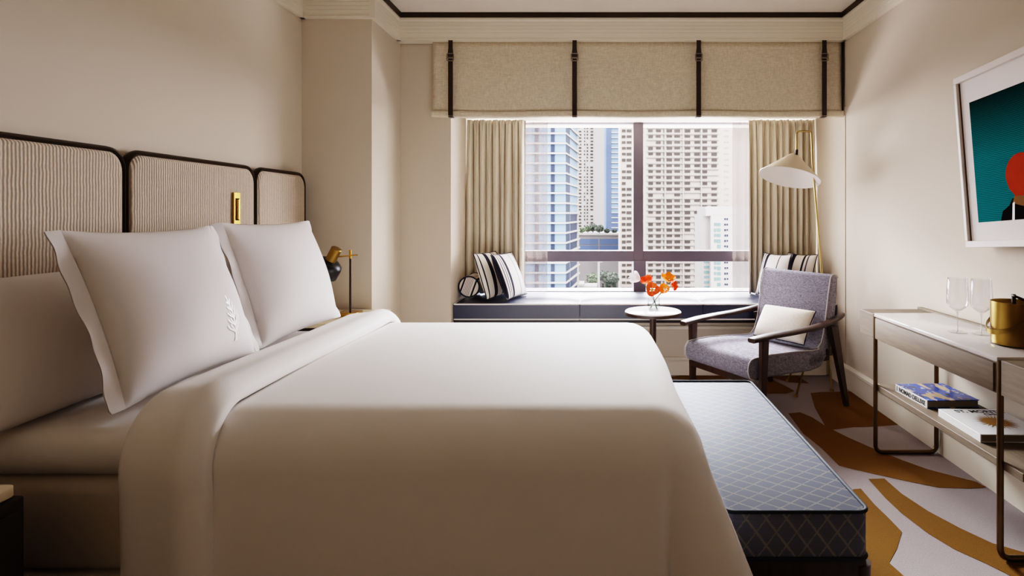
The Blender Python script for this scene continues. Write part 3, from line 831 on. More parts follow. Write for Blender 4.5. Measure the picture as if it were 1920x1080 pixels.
# ------------------------------------------------------------------ round table, vase and poppies
tc = Vector((.397, 4.0, 0))
RT = thing('side_table', 'round side table with pale marble top on a slim bronze post', 'side table', tc)
zt_ = .570
mesh_obj('table_top', lathe([(0, zt_), (.188, zt_), (.194, zt_-.004), (.194, zt_-.008), (0, zt_-.008)], 64), marbleM, RT, 40)
mesh_obj('top_rim', lathe([(0, zt_-.0085), (.196, zt_-.0085), (.196, zt_-.028), (.150, zt_-.036), (0, zt_-.036)], 64), walnutM, RT, 40)
mesh_obj('post', add_tube(bmesh.new(), [(0, 0, .02), (0, 0, zt_-.03)], .0225, 20), walnutM, RT, 50)
mesh_obj('lower_shelf', lathe([(0, .232), (.076, .232), (.08, .228), (.08, .215), (.06, .200), (0, .200)], 40), marbleM, RT, 40)
mesh_obj('foot_plate', lathe([(0, 0), (.14, 0), (.14, .014), (.03, .022), (0, .022)], 48), consoleMetalM, RT, 40)
vc = Vector((.402, 3.995, zt_+.0005))
VS = thing('flower_vase', 'clear glass vase of water on the round marble table', 'vase', vc)
mesh_obj('vase_body', lathe([(0, .0), (.040, .0), (.044, .004), (.045, .088), (.043, .088), (.041, .008), (0, .008)], 36), crystalM, VS, 40)
mesh_obj('water', lathe([(0, .009), (.0405, .009), (.0415, .065), (0, .065)], 36), waterM, VS, 40)
stemM = plain('green flower stem', '#3f5a34', .6, var=.15, nscale=30)
def petal_mat(name, h1, h2):
    t = NT(name); t.set(.6, 0, .3, **{'Subsurface Weight': 0}); t.color(t.mix(t.noise(t.coord(), 30, 3), srgb(h1), srgb(h2)))
    t.b.inputs['Transmission Weight'].default_value = 0
    return t.m
orangeM = petal_mat('vermilion petals', '#e8501a', '#ff7a2a'); yellowOrM = petal_mat('apricot petals', '#f08a1e', '#ffa63a'); whitePetM = petal_mat('white petals', '#f4e9e9', '#ffffff')
centreM = plain('yellow green flower centre', '#b5a13a', .7, var=.3, nscale=60)
def poppy(name_label, px, py, Y, r, mat, facing, foot, cup=.55, npet=6, seed=0):
    """flower with its head where px,py,Y is; stem runs down into the vase at foot"""
    r *= 1.3; head = at(px, py, Y); rnd = random.Random(seed)
    e = thing('poppy', name_label, 'flower', vc+Vector((0, 0, .01)), group='poppies in the vase')
    hl = head-e.location
    fz = Vector(facing).normalized(); M = Matrix.Translation(hl) @ fz.to_track_quat('Z', 'Y').to_matrix().to_4x4()
    for k in range(npet):
        th = 2*PI*k/npet+rnd.uniform(-.2, .2); inner = k % 2
        def fn(a, b):
            # a: around petal width -1..1, b: from base to edge
            w = (a*2-1); rad = r*(.08+.92*b)*(1 if not inner else .86)
            spread = w*(1.05*math.sin(min(1, b*1.15)*PI/2))*.80
            ang = th+spread
            up = cup*r*b**1.6*(1.0 if not inner else 1.35)+.10*r*math.sin(w*5+k)*b+.06*r*rnd.random()*b
            edge = 1-.18*w*w*b
            return M @ Vector((rad*edge*math.cos(ang), rad*edge*math.sin(ang), up-.1*r))
        bm = grid(11, 8, fn); mesh_obj('petal', bm, mat, e, 180)
    bm = bmesh.new(); add_lathe(bm, [(0, .16*r), (.14*r, .12*r), (.20*r, 0), (.1*r, -.08*r), (0, -.1*r)], 14, M=M); mesh_obj('flower_centre', bm, centreM, e, 60)
    f = Vector(foot); mid = Vector((0.25*hl.x, 0.25*hl.y, .088)); b0 = hl-fz*.12*r
    pts = []
    P0, P1, P2, P3 = f, mid.lerp(f, .2)+Vector((0, 0, .02)), b0-fz*.06+Vector((0, 0, -.01)), b0
    for k in range(13):
        t = k/12; pts.append(P0*(1-t)**3+P1*3*t*(1-t)**2+P2*3*t*t*(1-t)+P3*t**3)
    mesh_obj('stem', add_tube(bmesh.new(), pts, .0026, 7), stemM, e, 60)
    return e
poppy('open vermilion poppy facing forward above the vase rim', 1223, 543, 3.94, .040, orangeM, (0, -.9, .30), (.018, .01, .004), .35, 6, 1)
poppy('vermilion poppy just above and left of the open one', 1215, 530, 4.00, .036, orangeM, (-.35, -.4, .8), (.022, -.012, .004), .75, 6, 2)
poppy('white poppy at the upper left of the bunch', 1199, 525, 4.02, .036, whitePetM, (-.75, -.25, .45), (.026, .004, .004), 1.15, 6, 3)
poppy('apricot poppy at the top of the bunch', 1252, 526, 4.00, .043, yellowOrM, (.2, -.35, .8), (-.022, .012, .004), .6, 6, 4)
poppy('small apricot poppy below the top one', 1247, 541, 3.97, .030, yellowOrM, (-.3, -.8, .1), (-.026, -.006, .004), .7, 6, 5)
poppy('vermilion poppy at the far right of the bunch', 1259, 536, 4.02, .030, orangeM, (.7, -.5, .2), (-.016, .02, .004), .7, 6, 6)

# ------------------------------------------------------------------ striped pillows on the window seat
zs = .602
BO = thing('bolster', 'small round striped bolster tucked against the left window jamb', 'bolster', (-.984, 4.535, zs+.080))
def bol(a, b):
    t = 2*PI*a; y = -.125+.25*b; e = 1-abs(2*b-1)**14*.06
    return (.081*e*math.cos(t), y, .081*e*math.sin(t))
bm = grid(48, 20, bol, True); bmesh.ops.holes_fill(bm, edges=[e for e in bm.edges if e.is_boundary], sides=0); bmesh.ops.recalc_face_normals(bm, faces=bm.faces)
BO.rotation_euler = (0, .35, 0)
mesh_obj('cover', bm, stripeBolM, BO, 50)
for y in (-.125, .125):
    mesh_obj('end_piping', add_tube(bmesh.new(), [(.079*math.cos(2*PI*k/40), y, .079*math.sin(2*PI*k/40)) for k in range(40)], .006, 8, True), pipingNavyM, BO, 60)
G = 'striped window seat pillows'
def stripe_cushion(label, bottom, top, phi, w, h, th, mat, seed, flip=1, sag=.07):
    u = Vector((math.sin(phi), math.cos(phi), 0))*flip
    e = put_pillow('striped_cushion', label, 'cushion', bottom, top, u, w, h, th, mat, 0, G, sag=sag, power=.45, seed=seed)
    N = 80; loop = []
    for k in range(4):
        for i in range(N//4):
            f = i/(N/4)*2-1
            uu, v = [(f, -1), (1, f), (-f, 1), (-1, -f)][k]
            loop.append((uu*w/2*(1-sag*.5*(1-v*v)), v*h/2*(1-sag*.5*(1-uu*uu)), 0))
    mesh_obj('edge_piping', add_tube(bmesh.new(), loop, .004, 6, True), pipingNavyM, e, 60)
    return e
stripe_cushion('striped pillow with bold navy bands, next to the bolster', (-.765, 4.46, zs+.004), (-.875, 4.49, zs+.335), math.radians(19), .35, .36, .10, stripeBoldM, 1)
stripe_cushion('striped pillow with fine lines, leaning in front of the bold banded one', (-.615, 4.45, zs+.004), (-.745, 4.48, zs+.325), math.radians(19), .34, .36, .10, stripeFineM, 2)
def mirror_cushion(label, bottom, top, w, h, th, mat, seed): return stripe_cushion(label, bottom, top, math.radians(146), w, h, th, mat, seed, 1, .17)
mirror_cushion('striped pillow with fine lines showing above the armchair back, left one of that pair', (1.345, 4.455, zs+.012), (1.440, 4.49, zs+.322), .28, .345, .10, stripeFineM, 3)
mirror_cushion('striped pillow showing above the armchair back, between its neighbour and the lamp pole', (1.540, 4.455, zs+.012), (1.630, 4.49, zs+.320), .27, .345, .10, stripeBoldM, 4)

# ------------------------------------------------------------------ floor lamp
FL = thing('floor_lamp', 'brass tripod floor lamp with cream cone shade standing behind the armchair', 'floor lamp', (1.60, 4.02, 0))
def fl(o): return local(FL, o)
YL = 4.08
top_ = [at(1494, 284, YL), at(1494, 246, YL), at(1521.5, 246, YL), at(1523.5, 300, YL), at(1529, 370, YL), at(1534.5, 430, YL), at(1540, 500, YL), at(1546, 570, YL)]
foot = on_floor(1560, 733); jn = at(1545.5, 565, YL)
bm = add_tube(bmesh.new(), fillet(top_+[foot], [0, .022, .022, .3, .3, .3, .3, .3, 0], 6), .0072, 12); lampBrassM = plain('satin pale brass', '#b39a66', .28, 1.0, var=.06, nscale=15)
fl(mesh_obj('pole', bm, lampBrassM, None, 60))
f2 = on_floor(1492, 744); bm = add_tube(bmesh.new(), [jn, f2+Vector((0, 0, .004))], .0065, 12); fl(mesh_obj('leg', bm, brushedBrassM, None, 60))
f3 = Vector((1.42, 4.24, .004)); bm = add_tube(bmesh.new(), [jn, f3], .0065, 12); fl(mesh_obj('leg', bm, brushedBrassM, None, 60))
for f in (f2, f3, foot):
    fl(mesh_obj('foot', lathe([(0, 0), (.014, 0), (.014, .006), (.008, .014), (0, .014)], 18, tuple(f.xy)+(0,)), brushedBrassM, None, 50))
apex = at(1492, 287, YL); rimc = at(1477, 336, YL)
axd = Vector((.26, .20, .95)).normalized()
sh_c = at(1480, 333, YL)
Mx = Matrix.Translation(sh_c) @ axd.to_track_quat('Z', 'Y').to_matrix().to_4x4()
shadeEnM = plain('cream enamel', '#d8c9ae', .45, spec=.4, var=.01); shadeInM = plain('white enamel lining', '#f3ece2', .5, var=.01)
R_ = .215; Hh = .175
bm = bmesh.new(); add_lathe(bm, [(.030, Hh), (.034, Hh-.004), (R_, .002), (R_, -.002)], 64, M=Mx); fl(mesh_obj('lamp_shade', bm, shadeEnM, None, 40))
bm = bmesh.new(); add_lathe(bm, [(R_-.001, -.002), (R_-.005, 0), (.033, Hh-.009), (0, Hh-.009)], 64, M=Mx); fl(mesh_obj('shade_lining', bm, shadeInM, None, 40))
bm = bmesh.new(); add_lathe(bm, [(0, Hh+.012), (.012, Hh+.012), (.024, Hh+.002), (.030, Hh-.002), (0, Hh-.002)], 24, M=Mx); fl(mesh_obj('shade_cap', bm, shadeEnM, None, 40))
bm = bmesh.new(); add_tube(bm, [at(1494, 284, YL)+Vector((0, 0, .012)), at(1493, 288, YL)-Vector((0, 0, .01))], .010, 12); fl(mesh_obj('shade_joint', bm, bronzeM, None, 50))

# ------------------------------------------------------------------ console table
CO = thing('console_table', 'washed oak console with white stone top and bronze loop legs by the right wall', 'console table', (1.62, 2.51, 0))
def cl(o): return local(CO, o)
cx0, cx1 = 1.445, XR-.012; cy0, cy1 = 1.885, 3.13; ly0, ly1 = 2.05, 2.966; ct, cb = .725, .600
bm = bmesh.new()
for lo, hi in (((cx0, cy0, cb), (cx1, ly0-.012, ct)), ((cx0, ly1+.012, cb), (cx1, cy1, ct)), ((cx0+.001, ly0+.012, cb), (cx1, ly1-.012, ct-.012)), ((cx0+.02, ly0-.02, cb+.005), (cx1, ly0+.02, ct-.013)), ((cx0+.02, ly1-.02, cb+.005), (cx1, ly1+.02, ct-.013))): add_box(bm, lo, hi, .0015, 1)
cl(mesh_obj('apron', bm, oakM, None, 30))
bm = bmesh.new(); add_box(bm, (cx0-.004, ly0+.002, ct-.011), (cx1-.03, ly1-.004, ct+.008), .003); cl(mesh_obj('stone_top', bm, stoneM, None, 30))
bm = bmesh.new(); add_box(bm, (cx1-.028, cy0, ct), (cx1, cy1, ct+.012), .002); cl(mesh_obj('back_lip', bm, oakM, None, 30))
d = cl(mesh_obj('drawer', box((cx0-.006, ly0+.02, cb+.004), (cx0+.002, ly1-.02, ct-.016), .0015), oakM, None, 30))
for y in (ly0, ly1):
    path = fillet([(cx0+.006, y, ct-.004), (cx0+.006, y, .011), (cx1-.02, y, .011), (cx1-.02, y, cb+.01)], [0, .035, .035, 0], 8)
    bm = add_tube(bmesh.new(), path, .0115, 8, flat=(1, .95)); cl(mesh_obj('leg_loop', bm, consoleMetalM, None, 50))
bm = bmesh.new(); add_box(bm, (cx0+.012, 1.948, .332), (cx1-.006, ly1+.0, .360), .0015, 1); cl(mesh_obj('lower_shelf', bm, oakM, None, 30))

# books
paperM = plain('book page edges', '#8a8072', .8, var=.15, nscale=300)
coverW = plain('white book cover', '#eceae8', .4, var=.01)
inkM = plain('black print', '#17171a', .6, var=0); goldM = plain('gold print', '#a9782a', .45, .3, var=.1, nscale=60)
def cover_art():
    t = NT('blue travel cover art'); t.set(.25, 0, .5); o = t.coord()
    n1 = t.noise(t.mapping(o, (9, 14, 1)), 1.0, 2); n2 = t.noise(t.mapping(o, (22, 8, 1), (3, 5, 0)), 1.0, 3)
    c = t.mix(t.math('GREATER_THAN', n1, .52), srgb('#1f4fb0'), srgb('#173a86'))
    c = t.mix(t.math('GREATER_THAN', n2, .57), c, srgb('#c9ab84')); c = t.mix(t.math('LESS_THAN', n2, .36), c, srgb('#2a2338'))
    c = t.mix(t.math('GREATER_THAN', t.noise(t.mapping(o, (30, 30, 1), (9, 1, 0)), 1.0, 2), .66), c, srgb('#d9d4d6'))
    t.color(c); return t.m
coverBlueM = cover_art()
def book(label, corner, w, l, th, rz, top, spine, spine_piece):
    """corner: near spine corner on the shelf; spine runs along +Y for l, depth w along +X"""
    b = thing('book', label, 'book', corner, rz, 'books on the console shelf')
    mesh_obj('pages', box((.004, .004, .004), (w-.004, l-.004, th-.004)), paperM, b)
    mesh_obj('cover', add_box(add_box(bmesh.new(), (0, 0, th-.0035), (w, l, th), .0006, 1), (0, 0, 0), (w, l, .0035), .0006, 1), top, b)
    mesh_obj('spine', box((-.001, -.0, 0), (.004, l, th), .0008, 1), spine, b)
    return b
b1 = book('blue illustrated hardback with black lettering on its white spine, on the console shelf', (1.508, 2.600, .3605), .245, .255, .036, math.radians(2.5), coverBlueM, coverW, None)
Ms = frame_matrix((-.0018, .118, .018), (0, -1, 0), (0, 0, 1), (-1, 0, 0))
text_mesh('spine_lettering', 'NOMAD DELUXE', .030, inkM, b1, Ms, thick=.0006, xscale=.90)
mesh_obj('spine_mark', box((-.0016, .237, .006), (0, .241, .030)), inkM, b1)
b2 = book('white hardback with a gold sunburst on its cover, on the console shelf', (1.492, 2.215, .3605), .265, .29, .032, math.radians(-2), coverW, coverW, None)
Mt = frame_matrix((.155, .258, .0322), (1, 0, 0), (0, 1, 0), (0, 0, 1))
text_mesh('cover_lettering', 'ST. MORITZ', .042, inkM, b2, Mt, thick=.0009, xscale=.92)
text_mesh('cover_lettering', 'CHIC', .030, inkM, b2, frame_matrix((.190, .224, .0322), (1, 0, 0), (0, 1, 0), (0, 0, 1)), thick=.0007)
bm = bmesh.new(); cc = Vector((.145, .135, .0322)); add_lathe(bm, [(0, .0006), (.046, .0006), (.046, 0), (0, 0)], 32, tuple(cc))
for k in range(30):
    t = 2*PI*k/30; tw = .0042; R1 = .075+.006*(k % 2)
    d = Vector((math.cos(t), math.sin(t), 0)); nn = Vector((-d.y, d.x, 0)); z = Vector((0, 0, .0005))
    bm.faces.new([bm.verts.new(cc+z+d*.043+nn*tw), bm.verts.new(cc+z+d*.043-nn*tw), bm.verts.new(cc+z+d*R1-nn*.0006), bm.verts.new(cc+z+d*R1+nn*.0006)][::-1])
mesh_obj('sunburst_emblem', bm, goldM, b2)

# wine glasses
def wine_glass(label, x, y):
    g = thing('wine_glass', label, 'wine glass', (x, y, ct+.0085), group='wine glasses on the console')
    mesh_obj('bowl', lathe([(.005, .086), (.013, .092), (.030, .106), (.0405, .120), (.0425, .134), (.0415, .170), (.0375, .236), (.0367, .236), (.0405, .170), (.0415, .134), (.0395, .121), (.029, .108), (.012, .094), (0, .091)], 44), crystalM, g, 60)
    mesh_obj('stem', lathe([(.0045, .004), (.0034, .012), (.0032, .06), (.0048, .088)], 16), crystalStemM, g, 80)
    mesh_obj('foot', lathe([(0, 0), (.037, 0), (.0375, .0012), (.020, .003), (.0045, .0055), (0, .0055)], 40), crystalStemM, g, 60)
wine_glass('tall wine glass on the console, farther one from the brass ice bucket', 1.573, 2.485)
wine_glass('tall wine glass on the console, standing next to the brass ice bucket', 1.650, 2.445)
# ice bucket
bc = Vector((1.652, 2.245, ct+.0085))
IB = thing('ice_bucket', 'brushed brass ice bucket with strap handle on the console', 'ice bucket', bc)
mesh_obj('bucket', lathe([(0, .001), (.078, .001), (.084, .006), (.086, .166), (.0855, .1695), (.084, .1695), (.0825, .166), (.081, .010), (0, .008)], 64), brushedBrassM, IB, 40)
bm = bmesh.new(); rr = .090; tilt = math.radians(-33)
pts = []
for k in range(25):
    t = PI*k/24; p = Vector((-math.sin(t)*1.32*rr, math.cos(t)*rr, 0)); pts.append(Matrix.Rotation(tilt, 3, 'Y') @ p + Vector((0, 0, .118)))
prev = None
for p in pts:
    q = [bm.verts.new(p+Vector((0, 0, .009))*s_+ (p-Vector((0, 0, .118))).normalized()*e_) for s_, e_ in ((-1, 0), (1, 0), (1, .003), (-1, .003))]
    if prev:
        for i in range(4): bm.faces.new((prev[i], prev[(i+1) % 4], q[(i+1) % 4], q[i]))
    prev = q
bmesh.ops.recalc_face_normals(bm, faces=bm.faces); mesh_obj('handle', bm, brushedBrassM, IB, 40)
for s_ in (-1, 1):
    bm = bmesh.new(); add_lathe(bm, [(0, .006), (.008, .005), (.009, 0), (0, 0)], 16, M=Matrix.Translation((0, s_*.0885, .118)) @ Matrix.Rotation(-s_*PI/2, 4, 'X')); mesh_obj('handle_pivot', bm, brassM, IB, 40)
TG = thing('ice_tongs', 'dark tongs sticking out of the brass ice bucket', 'tongs', bc+Vector((0, 0, .010)))
bm = bmesh.new()
for q in (((-.012, .0, .0), (-.004, .022, .185), (.010, .022, .190), (.004, 0, 0)), ((.02, -.01, .0), (.055, -.004, .155), (.066, -.004, .150), (.03, -.01, 0))):
    vs = [Vector(p) for p in q]; n = Vector((0, 1, 0))*.003
    A_ = [bm.verts.new(p+n) for p in vs]; B_ = [bm.verts.new(p-n) for p in vs]
    bm.faces.new(A_); bm.faces.new(B_[::-1])
    for i in range(4): bm.faces.new((A_[i], B_[i], B_[(i+1) % 4], A_[(i+1) % 4]))
add_box(bm, (-.006, .0, .176), (.062, .02, .184), .002)
bmesh.ops.rotate(bm, verts=[v for v in bm.verts if v.co.z > .17], cent=(0, .01, .18), matrix=Matrix.Rotation(math.radians(22), 3, 'Y'))
bmesh.ops.recalc_face_normals(bm, faces=bm.faces); mesh_obj('tong_arms', bm, bronzeM, TG, 30)

# ------------------------------------------------------------------ framed picture on the right wall
PW, PH = 1.05, .80
LB = Vector((1.757, 2.63, 0))
yaw = math.radians(3.0)
# local frame: u runs toward the camera along the wall, v up, n into the room
u = Vector((math.sin(yaw)*.55, -math.cos(yaw), .070)).normalized(); v = (Vector((-.030, .0, 1))); v = (v-u*v.dot(u)).normalized(); n = u.cross(v)
if n.x > 0: n = -n
bl_ = at(1819, 464, 2.66)
PC = thing('framed_picture', 'white framed photograph of a swimmer in an orange cap against teal water', 'picture')
PC.matrix_world = frame_matrix(bl_, u, v, v.cross(u)*-1 if False else u.cross(v))
sgn = 1 if u.cross(v).x < 0 else -1
frameWM = plain('white lacquer frame', '#e6ddd4', .4, var=.01); matWM = plain('white picture mount', '#efe8e4', .8, var=.01); frameShadeM = plain('painted frame shade', '#4a3428', .7, var=.1)
_t = NT('teal water print'); _t.set(.95, 0, .02); _o = _t.coord(); _x = _t.xyz(_o)
g_ = _t.n.new('ShaderNodeMapRange'); _t.link(_x[1], g_.inputs[0]); g_.inputs[1].default_value = PH*.50; g_.inputs[2].default_value = PH*.86
wv = _t.add('ShaderNodeTexWave'); wv.bands_direction = 'Y'; wv.inputs['Scale'].default_value = 40; wv.inputs['Distortion'].default_value = 2.5; wv.inputs['Detail'].default_value = 2
_t.link(_t.mapping(_o, (.5, 1, 1)), wv.inputs['Vector'])
wc = _t.mix(wv.outputs['Fac'], srgb('#0a5559'), srgb('#137a7c'))
_t.color(_t.mix(g_.outputs[0], wc, srgb('#051616'))); printM = _t.m
ZD_ = .032*sgn
def pbox(lo, hi, bv=0):
    z0, z1 = sorted((lo[2]*sgn, hi[2]*sgn)); return box((lo[0], lo[1], z0), (hi[0], hi[1], z1), bv, 1)
fw = .030
bm = bmesh.new()
for lo, hi in (((0, 0), (PW, fw)), ((0, PH-fw), (PW, PH)), ((0, fw), (fw*.62, PH-fw)), ((PW-fw, fw), (PW, PH-fw))):
    z0, z1 = sorted((-.01*sgn, .022*sgn)); add_box(bm, (lo[0], lo[1], z0), (hi[0], hi[1], z1), .002, 1)
mesh_obj('frame', bm, frameWM, PC, 30)
mesh_obj('painted_frame_shade', pbox((fw*.62, fw, -.008), (fw*.62+.006, PH-fw, .009)), frameShadeM, PC)  # dark strip paints in the shade inside the deep frame
mesh_obj('mount', pbox((fw*.62, fw, -.010), (PW-fw, PH-fw, .006)), matWM, PC)
def flatpoly(name, pts, z, m, parent):
    bm = bmesh.new(); f = bm.faces.new([bm.verts.new((x, y, z*sgn)) for x, y in pts]); f.normal_update()
    if f.normal.z*sgn < 0: f.normal_flip()
    return mesh_obj(name, bm, m, parent)
ax0, ax1, ay0, ay1 = .078, PW-.115, .112, PH-.135
PR = flatpoly('print', [(ax0, ay0), (ax1, ay0), (ax1, ay1), (ax0, ay1)], .0068, printM, PC)
capM = plain('orange red print', '#a83a20', .95, 0, .02, var=.4, nscale=9); skinM = plain('skin tone print', '#7e5a38', .95, 0, .02, var=.1); suitM = plain('dark swimsuit print', '#100c0b', .95, 0, .02, var=.2); strapM = plain('white strap print', '#d8d2cc', .4, var=.02)
def ell(cx, cy, rx, ry, rot=0, n=40):
    return [(cx+rx*math.cos(2*PI*k/n)*math.cos(rot)-ry*math.sin(2*PI*k/n)*math.sin(rot), cy+rx*math.cos(2*PI*k/n)*math.sin(rot)+ry*math.sin(2*PI*k/n)*math.cos(rot)) for k in range(n)]
px0 = .292
flatpoly('figure_torso', [(px0-.075, ay0), (px0-.06, ay0+.04), (px0-.02, ay0+.062), (px0+.0, ay0+.09), (px0+.13, ay0+.09), (px0+.16, ay0+.065), (px0+.26, ay0+.04), (px0+.29, ay0)], .0072, suitM, PR)
flatpoly('figure_neck', [(px0+.0, ay0+.07), (px0+.02, ay0+.12), (px0+.12, ay0+.12), (px0+.14, ay0+.07), (px0+.07, ay0+.05)], .0075, skinM, PR)
flatpoly('swim_cap', ell(px0+.060, ay0+.185, .086, .088, .2), .0080, capM, PR)
flatpoly('swim_cap', [(px0-.028, ay0+.19), (px0-.012, ay0+.13), (px0+.02, ay0+.098), (px0+.11, ay0+.098), (px0+.15, ay0+.14), (px0+.155, ay0+.19)], .0079, capM, PR)
flatpoly('swimsuit_strap', [(px0-.01, ay0), (px0+.0, ay0+.07), (px0+.012, ay0+.075), (px0+.004, ay0)], .0078, strapM, PR)

# ------------------------------------------------------------------ city outside the window
cityWhite = plain('sunlit white concrete', '#d9d4cc', .9, 0, .05, var=.02, nscale=.1, gain=CITY); cityBeige = plain('sunlit cream concrete', '#cdbfb0', .8, var=.03, nscale=.1, gain=CITY)
cityGlassL = plain('pale blue curtain wall', '#8fb0d0', .6, 0, .08, var=.12, nscale=.08, gain=CITY); cityGlassD = plain('dark tower window', '#2a3550', .6, 0, .08, var=.35, nscale=.4, gain=CITY)
cityBlue = plain('blue curtain wall', '#86a2c8', .6, 0, .08, var=.25, nscale=.05, gain=CITY); cityBlueD = plain('deep blue curtain wall', '#56698f', .6, 0, .08, var=.2, nscale=.05, gain=CITY)
cityWin = plain('dark apartment window', '#4c443e', .6, 0, .08, var=.6, nscale=.25, gain=CITY); cityRail = plain('grey balcony rail', '#b5aba2', .8, var=.1, nscale=.2, gain=CITY)  # cityWin: dark windows of the towers
cityGrey = plain('plain grey concrete', '#7b7472', .85, var=.04, nscale=.05, gain=CITY); cityTeal = plain('teal apartment window', '#6f9a9b', .6, 0, .08, var=.4, nscale=.3, gain=CITY)  # cityGrey: plain grey wall of the podium
leafM = plain('dark tree leaves', '#34472c', .8, var=.5, nscale=1.5, gain=CITY); leafLM = plain('light green tree leaves', '#5d7044', .8, var=.5, nscale=1.5, gain=CITY); trunkM = plain('tree bark', '#5a4a3a', .9, var=.2, gain=CITY)  # leafLM: lighter green foliage
groundM = plain('street asphalt', '#77736f', .9, var=.1, nscale=.05, gain=CITY)
ZG = -50.0
bm = bmesh.new(); add_box(bm, (-400, 90, ZG-1), (500, 700, ZG)); struct(mesh_obj('ground', bm, groundM))
def X(px, Y): return (px-VX)/F*Y
def Z(py, Y): return H-(py-VY)/F*Y
def box_s(lo, hi): return box(lo, hi)
# glass tower at the left
Y0 = 184; T = thing('glass_tower', 'pale blue glass tower with white floor slabs at the left of the window view', 'building', (-24, 200, ZG))
plan = [(-46, Y0), (X(1061, Y0), Y0), (X(1083, 214), 214), (-46, 214)]
bm = bmesh.new(); add_prism(bm, plan, 2, ZG, 62); local(T, mesh_obj('glass_wall', bm, cityGlassL))
k = 0; zf = Z(232, Y0)+3.2*4
while zf > ZG:
    s = .9
    pl = [(-46, Y0-s), (plan[1][0]+s*.2, Y0-s), (plan[2][0]+s, 214), (-46, 214)]
    bm = bmesh.new(); add_prism(bm, pl, 2, zf-.28, zf+.28); local(T, mesh_obj('floor_slab', bm, cityWhite)); zf -= 3.2
for p0, p1 in ((1033, 1040), (1003, 1010)):
    bm = box((X(p0, Y0), Y0-.25, ZG), (X(p1, Y0), Y0+.2, 62)); local(T, mesh_obj('window_strip', bm, cityGlassD))
e0, e1 = Vector((plan[1][0], Y0, 0)), Vector((plan[2][0], 214, 0)); dd = (e1-e0); nn = Vector((dd.y, -dd.x, 0)).normalized()
for f0, f1, zlo, zhi in ((.0, .28, ZG, 62), (.35, .92, ZG, Z(402, 200))):
    a0, a1 = e0+dd*f0+nn*.15, e0+dd*f1+nn*.15
    bm = bmesh.new(); add_prism(bm, [(a0.x, a0.y), (a1.x, a1.y), (a1.x-.6, a1.y+.2), (a0.x-.6, a0.y+.2)], 2, zlo, zhi); local(T, mesh_obj('window_strip', bm, cityGlassD))
bm = bmesh.new(); c1 = e1; add_box(bm, (c1.x-.6, c1.y-3, ZG), (c1.x+.4, c1.y+.4, 62)); local(T, mesh_obj('corner_column', bm, cityWhite))

def facade_rows(T, Y, spans, ytop, ybot, step, hgt, m, rail=None, rail_span=None, zoff=0, jitter=.25, seed=0, depth=.3):
    rnd = random.Random(seed); y = ytop
    while y < ybot:
        bm = bmesh.new()
        for p0, p1 in spans:
            if rnd.random() < .07: continue
            j = rnd.uniform(-.5, .5)
            add_box(bm, (X(p0+j*.6, Y), Y-depth, Z(y+hgt*(1+rnd.uniform(-.1, jitter)), Y)), (X(p1+j*.6, Y), Y+.2, Z(y, Y)))
        local(T, mesh_obj('window_row', bm, m))
        if rail:
            bm = box((X(rail_span[0], Y), Y-depth*2.5, Z(y-1.2, Y)), (X(rail_span[1], Y), Y, Z(y-3.1, Y))); local(T, mesh_obj('balcony_rail', bm, rail))
        y += step
# slim white tower
Y0 = 525; T = thing('white_tower', 'tall slim white tower with small window rows beyond the roof garden', 'building', (-5, 540, ZG))
local(T, mesh_obj('wall', box((X(1076, Y0), Y0, ZG), (X(1136, Y0), Y0+30, 140)), cityWhite))
facade_rows(T, Y0, [(1085, 1090), (1095, 1097), (1100, 1102.5), (1107, 1112)], 227, 440, 6.1, 2.6, cityWin, seed=1, depth=.5)
# blue tower
Y0 = 480; T = thing('blue_tower', 'narrow deep blue glass tower between the white and cream towers', 'building', (14, 495, ZG))
local(T, mesh_obj('wall', box((X(1133, Y0), Y0, ZG), (X(1175, Y0), Y0+25, 130)), cityBlue))
local(T, mesh_obj('window_strip', box((X(1137, Y0), Y0-.6, ZG), (X(1146, Y0), Y0+1, 130)), cityBlueD))
local(T, mesh_obj('dark_base', box((X(1146, Y0), Y0-.6, ZG), (X(1170, Y0), Y0+1, Z(398, Y0))), cityBlueD))  # deeper blue panel over the lower front
zf = 90
while zf > -40:
    local(T, mesh_obj('floor_slab', box((X(1146.5, Y0), Y0-1.2, zf-.4), (X(1170, Y0), Y0, zf+.4)), cityWhite)); zf -= 4.2
